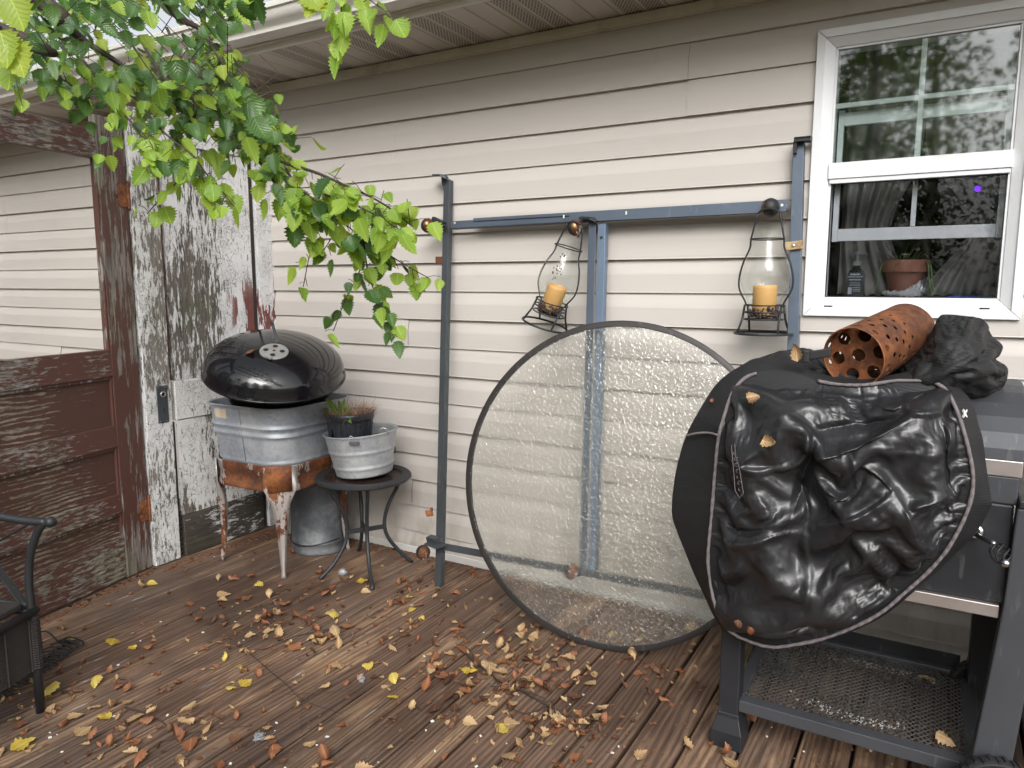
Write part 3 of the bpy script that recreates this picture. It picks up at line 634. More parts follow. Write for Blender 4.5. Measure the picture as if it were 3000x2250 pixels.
for k in range(41):
    t = k/40; z = .492+.258*t; h = .222+.029*t; r = .118+.004*t
    for zc in (.63, .665): h += .0065*math.exp(-((z-zc)/.0085)**2)
    h += .004*math.exp(-((z-.508)/.006)**2)
    rings.append((h, r, z))
rings += [(.2585, .126, .752), (.2595, .126, .757), (.256, .126, .760), (.25, .122, .757), (.246, .12, .74), (.219, .115, .497)]
rings = [(.05, .04, .491), (.216, .115, .491)]+rings+[(.05, .04, .498)]
loft(TB, rings, TC, TR); tub = TB.build('wash_tub', M['galv'], auto=40, loc=(TC[0], TC[1], .492)); tag(tub, 'large square galvanised wash tub on the rusty stand beside the white door', 'wash tub')
mb = MB(); d = V3((1, -1, 0)).normalized(); 
mb.tube([V3((TC[0]+.02, TC[1]-.2265-.0012, .51)), V3((TC[0]+.02, TC[1]-.2495, .74))], .0016, 5); mb.build('seam', M['galv3'], tub)
# old torn label
o = MB(); o.obox((TC[0]-.1, TC[1]-.2515, .717), (.036, 0, 0), (0, .001, -.0002), (0, -.003, .02)); o.build('paper_label', plain('stained paper', (.5, .42, .32), .8, sc=50, var=.4, dirt=(.3, .12, .05)), tub)
# kettle grill
LC = V3((-2.525, -.475, .905)); toc = (CAM-LC); toc.z = 0; toc.normalize(); tl = R(15); nrm = (V3((0, 0, 1))*math.cos(tl)+toc*math.sin(tl)+V3((.06, 0, 0))).normalized()
KG = thing('kettle_grill', (TC[0], TC[1], .6), 'black enamel kettle grill with its domed lid askew, sunk in the square wash tub', 'grill')
ML = frameM(LC, nrm, V3((toc.y, -toc.x, 0)))
pr = [(.3, -.014), (.3, -.004), (.2965, .0), (.296, .012), (.292, .022)]+[(.293*math.cos(a)**.9 if a < 1.55 else 0, .022+.132*math.sin(a)) for a in [R(x) for x in (4, 9, 15, 21, 28, 35, 43, 51, 59, 67, 75, 82, 87, 90)]]
mb = MB(); mb.lathe(pr, 72, ML); lid = mb.build('lid', M['enamel'], KG, smooth=True, solid=.003)
mb = MB(); mb.tube([ML @ V3((.3*math.cos(a), .3*math.sin(a), -.008)) for a in [2*math.pi*i/64 for i in range(64)]], .0045, 6, closed=True); mb.build('lid_rim', M['enamel'], lid, smooth=True)
# the damper sits on the side turned to the camera
def lidp(a, rr):                 # a point of the dome and its normal: a = azimuth, rr = radius
    best = min(range(5, len(pr)), key=lambda i: abs(pr[i][0]-rr)); r_, z_ = pr[best]; r2, z2 = pr[min(best+1, len(pr)-1)]; r1, z1 = pr[best-1]
    n = V3((-(z1-z2), 0, 0)); n = V3(((z2-z1), 0, (r1-r2))).normalized(); nn = V3((n.x*math.cos(a), n.x*math.sin(a), n.z))
    return ML @ V3((r_*math.cos(a), r_*math.sin(a), z_)), (ML.to_3x3() @ nn).normalized()
ax = ML.to_3x3().inverted() @ toc; az = math.atan2(ax.y, ax.x)
p, n_ = lidp(az-.05, .12); MD = frameM(p+n_*.002, n_, V3((1, 0, .0)))
mb = MB(); mb.lathe([(0, .005), (.004, .005), (.056, .0035), (.058, .001), (.058, -.002)], 40, MD); dm = mb.build('damper', M['alu_disc'], lid, auto=40)
for q in range(4):
    a = q*math.pi/2+.6; mb = MB(); mb.lathe([(0, .0062), (.011, .0056)], 18, MD @ Matrix.Translation((.033*math.cos(a), .033*math.sin(a), 0))); mb.build('vent_hole', M['rubber'], dm)
mb = MB(); mb.lathe([(0, .009), (.004, .008), (.006, .005)], 12, MD); mb.build('rivet', M['rust'], dm)
mb = MB(); c = MD @ V3((.018, -.05, .006)); mb.obox(c, MD.to_3x3() @ V3((.018, 0, 0)), MD.to_3x3() @ V3((0, .009, 0)), MD.to_3x3() @ V3((0, 0, .006))); mb.build('damper_tab', M['alu_disc'], dm, bevel=.004)
mb = MB(); a0 = ML @ V3((0, 0, .15)); xx = ML.to_3x3() @ V3((1, 0, 0)); p0, n0 = lidp(az+.25, .05)
q0 = p0+n0*.004+V3((.004, -.01, 0)); mb.beam(q0, q0+V3((-.036, .012, .07)), .013, .004, toc); mb.beam(q0+V3((-.036, .012, .07)), q0+V3((-.052, .014, .082)), .013, .004, toc); mb.build('handle_bracket', M['iron'], lid)
mb = MB(); mb.lathe([(.232, .80), (.237, .805), (.239, .79), (.233, .76), (.21, .70), (.17, .62), (.1, .57), (0, .56)], 56, Matrix.Translation((TC[0], TC[1], 0.03))); mb.build('bowl', M['enamel'], KG, smooth=True, solid=.003)
# ------------------------------------------------------------------ bucket under the stand
BC = V3((-2.585, -.185, 0)); BK = thing('bucket', tuple(BC), 'dull galvanised bucket upside down on the deck under the tub stand', 'bucket')
mb = MB(); mb.lathe([(0, .001), (.134, .001), (.138, .004), (.139, .012), (.135, .02), (.135, .05), (.1375, .054), (.135, .058), (.133, .34), (.136, .346), (.133, .352), (.133, .37), (.136, .374), (.132, .38), (0, .38)], 44, Matrix.Translation(BC)); mb.build('body', M['galv3'], BK, auto=35)
mb = MB(); mb.tube([BC+V3((.14*math.cos(a), .14*math.sin(a), .06+.012*math.cos(a*2))) for a in [R(x) for x in range(180, 361, 8)]], .0028, 6); mb.build('bail_handle', M['iron'], BK)
# ------------------------------------------------------------------ side table
SC = V3((-2.205, -.28, 0)); TT = thing('side_table', tuple(SC), 'small round dark metal side table with curved legs, holding the round tub', 'table')
MT = Matrix.Translation(SC)
mb = MB(); mb.lathe([(.17, .425), (.206, .418), (.214, .424), (.214, .434), (.206, .44), (.172, .437), (.168, .43)], 56, MT, closed=True); mb.build('rim', M['blackm'], TT, auto=40)
mb = MB(); mb.lathe([(0, .4305), (.17, .4305), (.17, .4265), (0, .4265)], 48, MT); mb.build('tabletop', plain('wet dark table inlay', (.03, .018, .014), .2, sc=14, var=.6, dirt=(.09, .05, .035)), TT)
feet = [(-2.01, -.458), (-2.283, -.494), (-2.062, -.124), (-2.378, -.137)]
for x, y in feet:
    d = V3((x-SC.x, y-SC.y, 0)); L = d.length; d.normalize()
    path = bez([SC+d*.165+V3((0, 0, .425)), SC+d*.15+V3((0, 0, .37)), SC+d*.105+V3((0, 0, .28)), SC+d*.088+V3((0, 0, .2)), SC+d*.105+V3((0, 0, .13)), SC+d*.16+V3((0, 0, .055)), SC+d*L+V3((0, 0, .003))], 6)
    mb = MB(); mb.tube(path, .0088, 10); mb.build('leg', M['blackm'], TT, smooth=True)
dv = [V3((x-SC.x, y-SC.y, 0)).normalized() for x, y in feet]
mb = MB()
mb.beam(SC+dv[0]*.09+V3((0, 0, .185)), SC+dv[3]*.09+V3((0, 0, .185)), .012, .02); mb.beam(SC+dv[1]*.09+V3((0, 0, .187)), SC+dv[2]*.09+V3((0, 0, .187)), .012, .02); mb.build('stretcher', M['blackm'], TT, bevel=.002)
# ------------------------------------------------------------------ round tub, pots
GC = V3((-2.212, -.262, .4405)); tiltm = Matrix.Translation(GC) @ Matrix.Rotation(R(4.5), 4, V3((math.cos(YAW), math.sin(YAW), 0)).cross(V3((0, 0, 1)))) 
RT = thing('round_tub', tuple(GC), 'small round galvanised tub on the side table, holding the black flower pot', 'tub')
pf = [(0, .002), (.118, .002), (.125, .006)]
for k in range(30):
    t = k/29; r = .126+.034*t; z = .008+.18*t
    r += .004*math.exp(-((z-.045)/.006)**2)+.004*math.exp(-((z-.115)/.006)**2); pf.append((r, z))
pf += [(.166, .19), (.1665, .195), (.163, .197), (.158, .194), (.155, .18), (.124, .012), (0, .01)]
mb = MB(); mb.lathe(pf, 64, tiltm); mb.build('body', M['galv2'], RT, auto=50)
for a0 in (R(-8),):
    c = tiltm @ V3((.158*math.cos(a0), .158*math.sin(a0), .19)); mb = MB()
    mb.tube(bez([c+V3((-.02, -.02, .0)), c+V3((-.004, -.014, .026)), c+V3((.016, 0, .02)), c+V3((.012, .02, -.006))], 6), .0028, 8); mb.tube(bez([c+V3((.013, 0, .02)), c+V3((.02, .002, -.01)), c+V3((.026, .004, -.03))], 4), .001, 5); mb.build('handle', M['stain'], RT, smooth=True)
c = tiltm @ V3((.16*math.cos(R(-58)), .16*math.sin(R(-58)), .172)); t = V3((.87, .5, 0))
mb = MB(); mb.obox(c+V3((.004, -.006, 0)), t*.022, V3((.5, -.87, 0))*.003, (0, 0, .008)); mb.build('handle_clip', M['galv3'], RT, bevel=.002)
mb = MB(); mb.tube(bez([c+V3((-.03, .0, .012)), c+V3((-.02, -.002, .028)), c+V3((.0, .0, .018)), c+V3((.008, 0, .006))], 5), .002, 6); mb.build('cord', M['fluff'], RT, smooth=True)
# black pot
PC = V3((-2.262, -.296, .54)); PTT = thing('flower_pot', tuple(PC), 'cracked black plastic nursery pot full of dry grass, sitting in the small round tub', 'flower pot')
def potp(u, v):
    r = .086+.017*v+(.0012*math.sin(u*2*math.pi*26) if .05 < v < .8 else 0)+(.004 if v > .83 else 0); a = 2*math.pi*u
    return PC+V3((r*math.cos(a), r*math.sin(a), .178*v))
mb = MB(); mb.grid(potp, 160, 30, True)
hole = []
for f in mb.f:                       # the split in the pot wall, left of the middle
    c = sum((mb.v[i] for i in f), V3())/4-PC; a = math.degrees(math.atan2(c.y, c.x)); 
    w = 9*(1-abs(c.z-.05)/.07) if c.z < .11 else 0
    if abs(a+95+ (c.z*60)) < w: continue
    hole.append(f)
mb.f = hole; mb.build('body', M['plastic'], PTT, solid=.0022, smooth=True)
mb = MB(); mb.lathe([(.1055, .176), (.107, .172), (.107, .18), (.1045, .182)], 56, Matrix.Translation(PC), closed=True); mb.build('lip', M['plastic'], PTT, smooth=True)
mb = MB(); mb.grid(lambda u, v: PC+V3((.1*v*math.cos(6.2832*u), .1*v*math.sin(6.2832*u), .15+.01*NZ.noise((u*9, v*5, 0)))), 40, 6, True); mb.build('soil', M['soil'], PTT)
mb = MB(); rg_ = random.Random(3)
def blade(mb, p, d, L, w, droop, n=5):
    s = d.cross(V3((0, 0, 1))); s = s.normalized() if s.length > .01 else V3((1, 0, 0)); vs = []
    for k in range(n+1):
        t = k/n; q = p+d*L*t-V3((0, 0, 1))*droop*L*t*t; ww = w*(1-t*.85); vs += [q-s*ww, q+s*ww]
    mb.add(vs, [(2*k, 2*k+1, 2*k+3, 2*k+2) for k in range(n)])
for i in range(700):
    a = rg_.uniform(0, 6.28); r = .098*math.sqrt(rg_.random()); p = PC+V3((r*math.cos(a), r*math.sin(a), .15)); o = rg_.gauss(0, .45)
    d = V3((math.cos(a)*.55+rg_.gauss(0, .45), math.sin(a)*.55+rg_.gauss(0, .45), rg_.uniform(.3, 1))).normalized()
    blade(mb, p, d, rg_.uniform(.045, .125), rg_.uniform(.001, .0021), rg_.uniform(.0, .3))
for i in range(9): blade(mb, PC+V3((rg_.uniform(-.05, .08), 0, .16)), V3((rg_.gauss(0, .3), rg_.gauss(0, .2), 1)).normalized(), rg_.uniform(.09, .15), .0007, .1)
mb.build('dry_grass', M['straw'], PTT)
mb = MB(); mb.uv = []
def lobed(mb, p, d, up, L, w, teeth=5, droop=.3):
    s = d.cross(up).normalized(); n = 16; vs = []; uv = []
    for k in range(n+1):
        t = k/n; q = p+d*L*t-up*droop*L*t*t*0+V3((0, 0, -droop*L*t*t)); ww = w*math.sin(math.pi*min(1, t*.85+.12))*(1-.45*((t*teeth) % 1)); vs += [q-s*ww+up*ww*.3, q, q+s*ww+up*ww*.3]; uv += [(.2, t), (.5, t), (.8, t)]
    mb.add(vs, [f for k in range(n) for f in ((3*k, 3*k+1, 3*k+4, 3*k+3), (3*k+1, 3*k+2, 3*k+5, 3*k+4))]); mb.uv += uv
for (dx, dy, dz, L) in ((-.5, -.1, 1, .14), (-.25, -.4, 1.1, .13), (.1, -.2, 1, .12), (.2, 0, 1.1, .13), (-.1, .3, 1, .1), (-.8, -.2, .6, .1), (.4, .2, .8, .08)):
    lobed(mb, PC+V3((-.035+.03*dx, -.02, .155)) if L > .075 else PC+V3((.04, -.06, .165)), V3((dx, dy, dz)).normalized(), V3((-dx*.3, -.8, .5)).normalized(), L, .016)
mb.build('weed', M['dandy'], PTT, smooth=True)
mb = MB(); mb.uv = []; lobed(mb, PC+V3((.04, -.06, .172)), V3((.9, -.5, -.05)).normalized(), V3((-.3, -.8, .5)).normalized(), .06, .014); mb.build('weed', M['dandy'], PTT, smooth=True)
mb = MB(); c = V3((-2.135, -.2, .52)); mb.lathe([(0, 0), (.045, 0), (.055, .07), (.058, .075), (.055, .08), (.05, .075), (.042, .01), (0, .01)], 32, frameM(c, (-.25, -.1, 1))); tag(mb.build('plastic_cup', M['plastic'], loc=tuple(c), auto=40), 'small black plastic cup in the round tub behind the flower pot', 'pot')
# ------------------------------------------------------------------ bed frame leaning on the wall
BFN = V3((0, 1.74, -.24)); BFD = BFN.dot(V3((0, -.29, 0))); BNU = -BFN.normalized()
def BF(x, y, off=0.): return onp(x, y, BFN, BFD)+BNU*off
BFR = thing('bed_frame', (-1.15, -.29, 0), 'blue grey angle iron bed frame with casters, leaning upright against the siding', 'bed frame')
def angle_iron(name, p, q, w, t, side, mat, parent, w2=None, lab=None):
    """L section: a front flange w wide and a flange going back along -BNU at one edge (side)"""
    p, q = V3(p), V3(q); d = (q-p).normalized(); s = d.cross(BNU).normalized()*side; w2 = w2 or w; mb = MB()
    mb.obox((p+q)/2, (q-p)/2, s*w/2, BNU*t/2); mb.obox((p+q)/2+s*(w/2-t/2)-BNU*(w2/2+t*.51), (q-p)/2, s*t/2, BNU*w2/2)
    o = mb.build(name, mat, parent, bevel=.0008)
    if lab: o['label'] = lab
    return o
angle_iron('side_rail', BF(945.5, 1268), BF(965, 388), .029, .003, 1, M['bed2'], BFR, .028, 'thin left side rail standing on the deck')
a, b = BF(975, 486, .004), BF(1700, 444, .004); angle_iron('cross_rail', a, b, .03, .003, 1, M['bed'], BFR, .032, 'upper cross rail')
a, b = BF(1025, 476, .009), BF(1706, 436.5, .009); mb = MB(); d = (b-a); s = d.normalized().cross(BNU)
mb.obox((a+b)/2, d/2, s*.006, BNU*.002); mb.obox((a+b)/2+V3((0, .016, .006)), d/2, V3((0, .016, 0)), V3((0, 0, .0012))); mb.build('telescoping_rail', M['bed'], BFR, bevel=.0008)
a, b = BF(1232, 474, .010), BF(1700, 449.5, .010); mb = MB(); mb.obox((a+b)/2, (b-a)/2, s*.014, BNU*.0015); mb.build('telescoping_rail', M['bed'], BFR, bevel=.0008)
for xx, yy in ((1221, 469.5), (1355.5, 461.5)):
    p = BF(xx, yy, .013); mb = MB(); mb.obox(p, (.003, 0, 0), BNU*.0006, (0, 0, .006)); mb.build('slot', M['paper'], BFR)
mb = MB(); p = BF(984, 482.5, .007); mb.lathe([(0, .002), (.005, .0015), (.006, 0)], 12, frameM(p, BNU)); mb.build('rivet', M['alu_disc'], BFR); mb = MB(); p = BF(1690, 445, .010); mb.lathe([(0, .002), (.005, .0015), (.006, 0)], 12, frameM(p, BNU)); mb.build('rivet', M['alu_disc'], BFR)
angle_iron('centre_rail', BF(1261, 1238, .006), BF(1281, 478, .006), .030, .003, -1, M['bed'], BFR, .03, 'dark half of the centre rail')
angle_iron('centre_rail', BF(1279, 1238, .004), BF(1301, 484, .004), .030, .003, 1, M['bedb'], BFR, .03, 'paler blue half of the centre rail')
mb = MB(); mb.lathe([(0, .001), (.006, .001)], 14, frameM(BF(1300.5, 514, .0065), BNU)); mb.build('bolt_hole', M['rubber'], BFR)
ra, rb = BF(1711, 780), BF(1725, 308); ra = rb+(ra-rb)*(rb.z/(rb.z-ra.z)); angle_iron('right_rail', ra, rb, .034, .003, 1, M['bed'], BFR, .034, 'right rail beside the window')
la, lb_ = BF(958, 1180, .004), BF(1512, 1283, .004); lb_ = la+(lb_-la)*((ra.x-.02-la.x)/(lb_.x-la.x)); angle_iron('cross_rail', la, lb_, .03, .003, 1, M['bed2'], BFR, .03, 'lower cross rail')
# head brackets
def brk(x, y, sx, mat, w=.05):
    p = BF(x, y); mb = MB(); mb.poly([p+V3((-w*.62, -.002, .012)), p+V3((w*.1, -.004, .005)), p+V3((w*.3, .0, -.006)), p+V3((w*.36, -.03, -.008)), p+V3((w*.1, -.045, .002)), p+V3((-w*.6, -.04, .006))], .009, (0, 0, 1))
    mb.poly([p+V3((-.016, -.003, .004)), p+V3((.016, -.003, .0)), p+V3((.016, -.001, -.05)), p+V3((-.004, -.001, -.055)), p+V3((-.013, -.002, -.02))], .004, (0, -1, 0))
    return mb.build('head_bracket', mat, BFR, bevel=.0008)
brk(961, 385, 1, M['bed2'], .066); brk(1281, 478, 1, M['iron'], .07)
mb = MB(); p = BF(1733, 303); mb.obox(p+V3((.004, -.01, .0)), (.026, 0, 0), (0, .02, 0), (0, .003, .008)); mb.obox(p+V3((-.018, -.012, -.022)), (.005, 0, 0), (0, .014, 0), (0, 0, .022))
for i in range(4): mb.obox(p+V3((.006, -.0302, -.005+.0035*i)), (.024, 0, 0), (0, .001, 0), (0, 0, .001))
mb.build('end_cap', M['rubber'], BFR, bevel=.003)
def caster(x, y, ang, lab, spin=1, rust=False):
    c = BF(x, y, .045); ax = V3((math.cos(ang), -.35, .25*math.sin(ang))).normalized()*spin; Mx = frameM(c, ax)
    mb = MB(); mb.lathe([(0, -.028), (.016, -.026), (.025, -.019), (.0305, -.008), (.031, 0), (.0295, .006)], 28, Mx); w = mb.build('caster', M['rubber'], BFR, smooth=True); w['label'] = lab
    mb = MB(); mb.lathe([(.0295, .006), (.027, .014), (.02, .021), (.01, .0245), (0, .025)], 28, Mx); mb.build('cap', M['rust'] if rust else M['brass'], w, smooth=True)
    mb = MB(); mb.lathe([(0, .028), (.0055, .0275), (.006, .021)], 12, Mx); mb.build('axle', M['stain'], w)
    mb = MB(); u = ax.cross(BNU).normalized()
    mb.tube(bez([c+ax*.024, c+ax*.02+u*.02-BNU*.002, c+u*.031-BNU*.01, c+u*.028-BNU*.03, c-BNU*.045], 5), .0036, 6); mb.tube(circ(c+ax*.016, .026, u, -BNU, 20, -.6, 2.2, False), .003, 6); mb.build('fork', M['stain'], w, smooth=True)
caster(938, 492, 0, 'caster at the upper left corner', 1); caster(1254, 497, .3, 'caster at the top of the centre rail', 1); caster(1669, 455, .2, 'rusty caster at the upper right corner', -1, True)
caster(928, 1189, .2, 'rusty caster near the deck', 1, True); caster(1246, 1230, .3, 'caster behind the round glass', 1, True)
mb = MB(); c = BF(952, 489, .02); mb.tube([c+V3((-.02, -.012, .024)), c+V3((.03, .0, -.0))], .02, 4); mb.poly([c+V3((-.014, -.03, .02)), c+V3((.052, -.028, -.006)), c+V3((.058, -.006, -.01)), c+V3((-.006, -.006, .024))], .003, (0, 0, 1)); mb.build('clamp', M['iron'], BFR, bevel=.001)
mb = MB(); c = BF(945, 1168, .01); mb.obox(c+V3((-.004, -.01, .01)), (.026, 0, 0), (0, .02, 0), (0, -.004, .012)); mb.poly([c+V3((-.03, -.05, -.005)), c+V3((.04, -.055, -.012)), c+V3((.062, -.01, -.006)), c+V3((-.02, -.006, .0))], .003, (0, 0, 1)); mb.build('clamp', M['bed2'], BFR, bevel=.001)
mb = MB(); c = BF(950, 562, -.004); mb.obox(c, (.025, 0, 0), BNU*.002, (0, 0, .016)); mb.build('rust_plate', M['rust'], BFR, bevel=.001)
mb = MB(); c = BF(931, 1108, .012); mb.obox(c, (.016, .004, .003), BNU*.0015, (-.004, 0, .013)); mb.obox(c+V3((.012, .0, .02)), (.005, 0, 0), BNU*.004, (0, 0, .008)); mb.build('rust_tab', M['rustb'], BFR, bevel=.001)
mb = MB(); c = BF(1716, 532, .012); mb.obox(c, (.03, 0, .003), BNU*.004, (0, 0, .014)); pl = mb.build('wooden_clip', plain('pale weathered ply', (.48, .36, .2), .7, sc=30, var=.3, dirt=(.16, .08, .03)), BFR, bevel=.002)
mb = MB(); mb.lathe([(0, .004), (.004, .003), (.006, 0)], 10, frameM(c+BNU*.004, BNU)); mb.build('screw', M['stain'], pl)
# ------------------------------------------------------------------ lanterns
def lantern(org, zax, xax, lab, clab, slab):
    """stands along zax from org; about .42 m tall to the top of its bail"""
    MX = frameM(org, zax, xax); Lt = thing('lantern', tuple(org), lab, 'lantern', 'lanterns hanging from the bed frame')
    T = lambda x, y, z: MX @ V3((x, y, z))
    mb = MB(); mb.tube([T(.092*math.cos(a), .092*math.sin(a), .003) for a in [6.2832*i/40 for i in range(40)]], .0042, 7, True)
    for sx in (-1, 1):
        for sy in (-1, 1): mb.tube([T(sx*.068, sy*.055, .004), T(sx*.062, sy*.03, .05), T(sx*.062, sy*.012, .098)], .004, 6)
    for z, r in ((.05, .062), (.074, .063), (.097, .064)): mb.tube([T(r*math.cos(a), r*math.sin(a), z) for a in [6.2832*i/32 for i in range(32)]], .0028, 6, True)
    mb.tube([T(-.062, 0, .05), T(.062, 0, .05)], .003, 6); mb.tube([T(0, -.062, .05), T(0, .062, .05)], .003, 6)
    mb.tube([T(.054*math.cos(a), .054*math.sin(a), .315) for a in [6.2832*i/32 for i in range(32)]], .0024, 6, True)
    for sx in (-1, 1): mb.tube(bez([T(sx*.062, 0, .098), T(sx*.068, 0, .112), T(sx*.088, 0, .15), T(sx*.09, 0, .19), T(sx*.078, 0, .24), T(sx*.058, 0, .285), T(sx*.054, 0, .32), T(sx*.036, 0, .4)], 6), .0032, 7)
    mb.tube(bez([T(-.036, 0, .4), T(-.024, 0, .409), T(0, 0, .413), T(.024, 0, .409), T(.036, 0, .4)], 5), .0034, 7); mb.build('wire_frame', M['iron'], Lt, smooth=True)
    pf = [(.043, .055), (.047, .058), (.05, .07), (.052, .1), (.06, .125), (.074, .155), (.0795, .185), (.077, .215), (.066, .25), (.052, .285), (.044, .315), (.0415, .335), (.042, .352)]
    P = [V3((r, 0, z)) for r, z in pf]; pp = [(q.x, q.z) for q in bez(P, 4)]
    mb = MB(); mb.lathe(pp, 48, MX); mb.build('glass_chimney', M['glass'], Lt, smooth=True)
    mb = MB(); mb.lathe([(0, .05), (.046, .05), (.046, .053), (0, .053)], 28, MX); mb.build('base_plate', M['iron'], Lt)
    lean = .12 if abs(V3(zax).x) > .2 else 0
    C = MX @ Matrix.Translation((.0, -.0, .062)) @ Matrix.Rotation(lean*.3, 4, 'Y')
    mb = MB(); mb.lathe([(0, 0), (.036, 0), (.0385, .004), (.0385, .09), (.0375, .1005), (.0345, .102), (.0325, .097), (.029, .085), (0, .078)], 40, C); cn = mb.build('candle', M['wax'], auto=60, loc=tuple(org)); tag(cn, clab, 'candle', 'candles in the lanterns')
    mb = MB(); mb.tube([C @ V3((0, 0, .076)), C @ V3((.001, 0, .086)), C @ V3((.003, 0, .09))], .0012, 5); mb.build('wick', M['rubber'], cn)
    mb = MB(); rr = random.Random(int(org[0]*100))
    for i in range(150):
        a = rr.uniform(0, 6.28); r = rr.uniform(.036, .0465); z = rr.uniform(.06, .062+.034*rr.random()); c = T(r*math.cos(a), r*math.sin(a), z); e = V3((rr.gauss(0, 1), rr.gauss(0, 1), rr.gauss(0, 1))).normalized(); f = e.orthogonal().normalized()
        mb.obox(c, e*.005, f*.0025, e.cross(f)*.003)
    tag(mb.build('potpourri', M['stones'], loc=tuple(org)), slab, 'potpourri', None, 'stuff')
    return MX, Lt
o2 = UY(1648, 722, -.155); lantern(o2, (0.0, 0, 1), (1, -.15, 0), 'clear glass hurricane lantern hanging straight beside the window', 'tan pillar candle in the upright lantern beside the window', 'dark potpourri round the candle of the upright lantern')
b1 = UY(1177, 703, -.155); t1 = BF(1257, 500, .03); zz = (t1-b1).normalized(); zz = (zz+V3((0, -.1, 0))).normalized()
MXT, L1 = lantern(b1-zz*.0, zz, (1, -.1, 0), 'clear glass hurricane lantern hanging tilted from the middle caster', 'tan pillar candle in the tilted lantern', 'dark potpourri round the candle of the tilted lantern')
mb = MB(); rr = random.Random(5)
for i in range(26):
    a = -1.25+rr.gauss(0, .12); z = .24+rr.gauss(0, .02); r = .072 if z < .24 else .066; r = r-(z-.24)*.35; c = MXT @ V3((r*math.cos(a)+.001, r*math.sin(a)-.001, z)); mb.obox(c, MXT.to_3x3() @ V3((.003*rr.random()+.001, 0, 0)), MXT.to_3x3() @ V3((0, .0006, 0)), MXT.to_3x3() @ V3((0, 0, .004*rr.random()+.001)))
mb.build('dirt_patch', M['stones'], L1)
# ------------------------------------------------------------------ the round pebbled glass
GCt = V3((-1.0016, -.3053, .5766)); GN = V3((.093*.974, -.97, -.0)); th, ps = .2274, .0934
gu = V3((math.cos(ps), math.sin(ps), 0)); gn0 = V3((math.sin(ps), -math.cos(ps), 0)); gv = V3((0, 0, 1))*math.cos(th)-gn0*math.sin(th); gn = gu.cross(gv)
if gn.y > 0: gn = -gn
GT = thing('glass_tabletop', tuple(GCt), 'large round pebbled glass tabletop with a thin bronze rim, leaning on the wall', 'tabletop')
MG = frameM(GCt, gn, gu)
mb = MB(); rr_ = [.022, .1, .25, .4, .5, .576]; mb.lathe([(r, .0025) for r in rr_]+[(r, -.0025) for r in reversed(rr_)], 128, MG, closed=True); mb.build('glass', M['pebble'], GT)
mb = MB(); mb.lathe([(.571, .0045), (.589, .0045), (.592, .002), (.592, -.014), (.589, -.016), (.571, -.012), (.571, -.0035), (.576, -.0035), (.576, .003), (.571, .003)], 128, MG, closed=True); mb.build('rim', M['rim'], GT, auto=40)
# ------------------------------------------------------------------ things on the inner sill
pc = V3((-.1275, .165, 1.2435)); PP = thing('house_plant', tuple(pc), 'spider plant in a terracotta pot on the sill inside the window', 'plant')
MP = Matrix.Translation(pc)
mb = MB(); mb.lathe([(0, 0), (.044, 0), (.062, .083), (.0635, .085), (.072, .085), (.0745, .122), (.073, .125), (.067, .124), (.06, .1), (0, .1)], 40, MP); mb.build('pot', M['terra'], PP, auto=40)
mb = MB(); rr = random.Random(9)
for i in range(64):
    a = rr.uniform(0, 6.28); o = rr.uniform(.25, 1.1); blade(mb, pc+V3((rr.uniform(-.03, .03), rr.uniform(-.03, .03), .1)), V3((math.cos(a)*o, math.sin(a)*o*.7, .6)).normalized(), rr.uniform(.1, .22), .0035, rr.uniform(.35, 1.0), 8)
for x, s in ((.066, 1), (.074, 1), (-.07, -1)):
    mb.tube(bez([pc+V3((x*.8, -.03, .12)), pc+V3((x, -.045, .11)), pc+V3((x+.01*s, -.05, .05)), pc+V3((x+.02*s, -.05, .01))], 6), .0022, 5)
mb.build('leaves', M['spider'], PP, smooth=True)
def foil(u, v):
    a = 6.2832*u; r = .046+.03*v+.007*NZ.noise((math.cos(a)*5, math.sin(a)*5, v*4)); h = .004+v*v*(.016+.05*max(0, math.cos(a-5.9))**3)+.008*NZ.noise((math.cos(a)*9, math.sin(a)*9, v*6))
    return pc+V3((r*math.cos(a), r*math.sin(a), max(.001, h)))
mb = MB(); mb.grid(foil, 90, 12, True); mb.build('foil_wrap', M['foil'], PP, solid=.0006)
bc = V3((-.279, .15, 1.2435)); SB = thing('soap_bottle', tuple(bc), 'clear soap bottle with a black label and pump on the sill inside', 'bottle')
mb = MB(); mb.lathe([(0, 0), (.026, 0), (.029, .004), (.029, .075), (.024, .09), (.012, .098), (.012, .11), (0, .11)], 28, Matrix.Translation(bc)); mb.build('body', m_thinglass('soap bottle plastic', (.7, .74, .76), 1.5, .1), SB, smooth=True)
mb = MB(); mb.box(bc.x-.024, bc.x+.024, bc.y-.0300, bc.y-.0292, 1.249, 1.326); lb = mb.build('label', plain('black label', (.02, .022, .028), .5), SB)
mb = MB()
for k, (z, w, h) in enumerate(((1.262, .012, .002), (1.268, .012, .002), (1.274, .012, .002), (1.281, .017, .0015), (1.286, .017, .0015), (1.291, .016, .0015), (1.3, .019, .004), (1.319, .017, .0032))): mb.box(bc.x-w+(.006 if k < 3 else 0), bc.x+w+(.006 if k < 3 else 0), bc.y-.0309, bc.y-.0301, z, z+h)
mb.box(bc.x-.021, bc.x-.009, bc.y-.0309, bc.y-.0301, 1.252, 1.276); mb.build('print', plain('grey print', (.3, .33, .36), .6), lb)
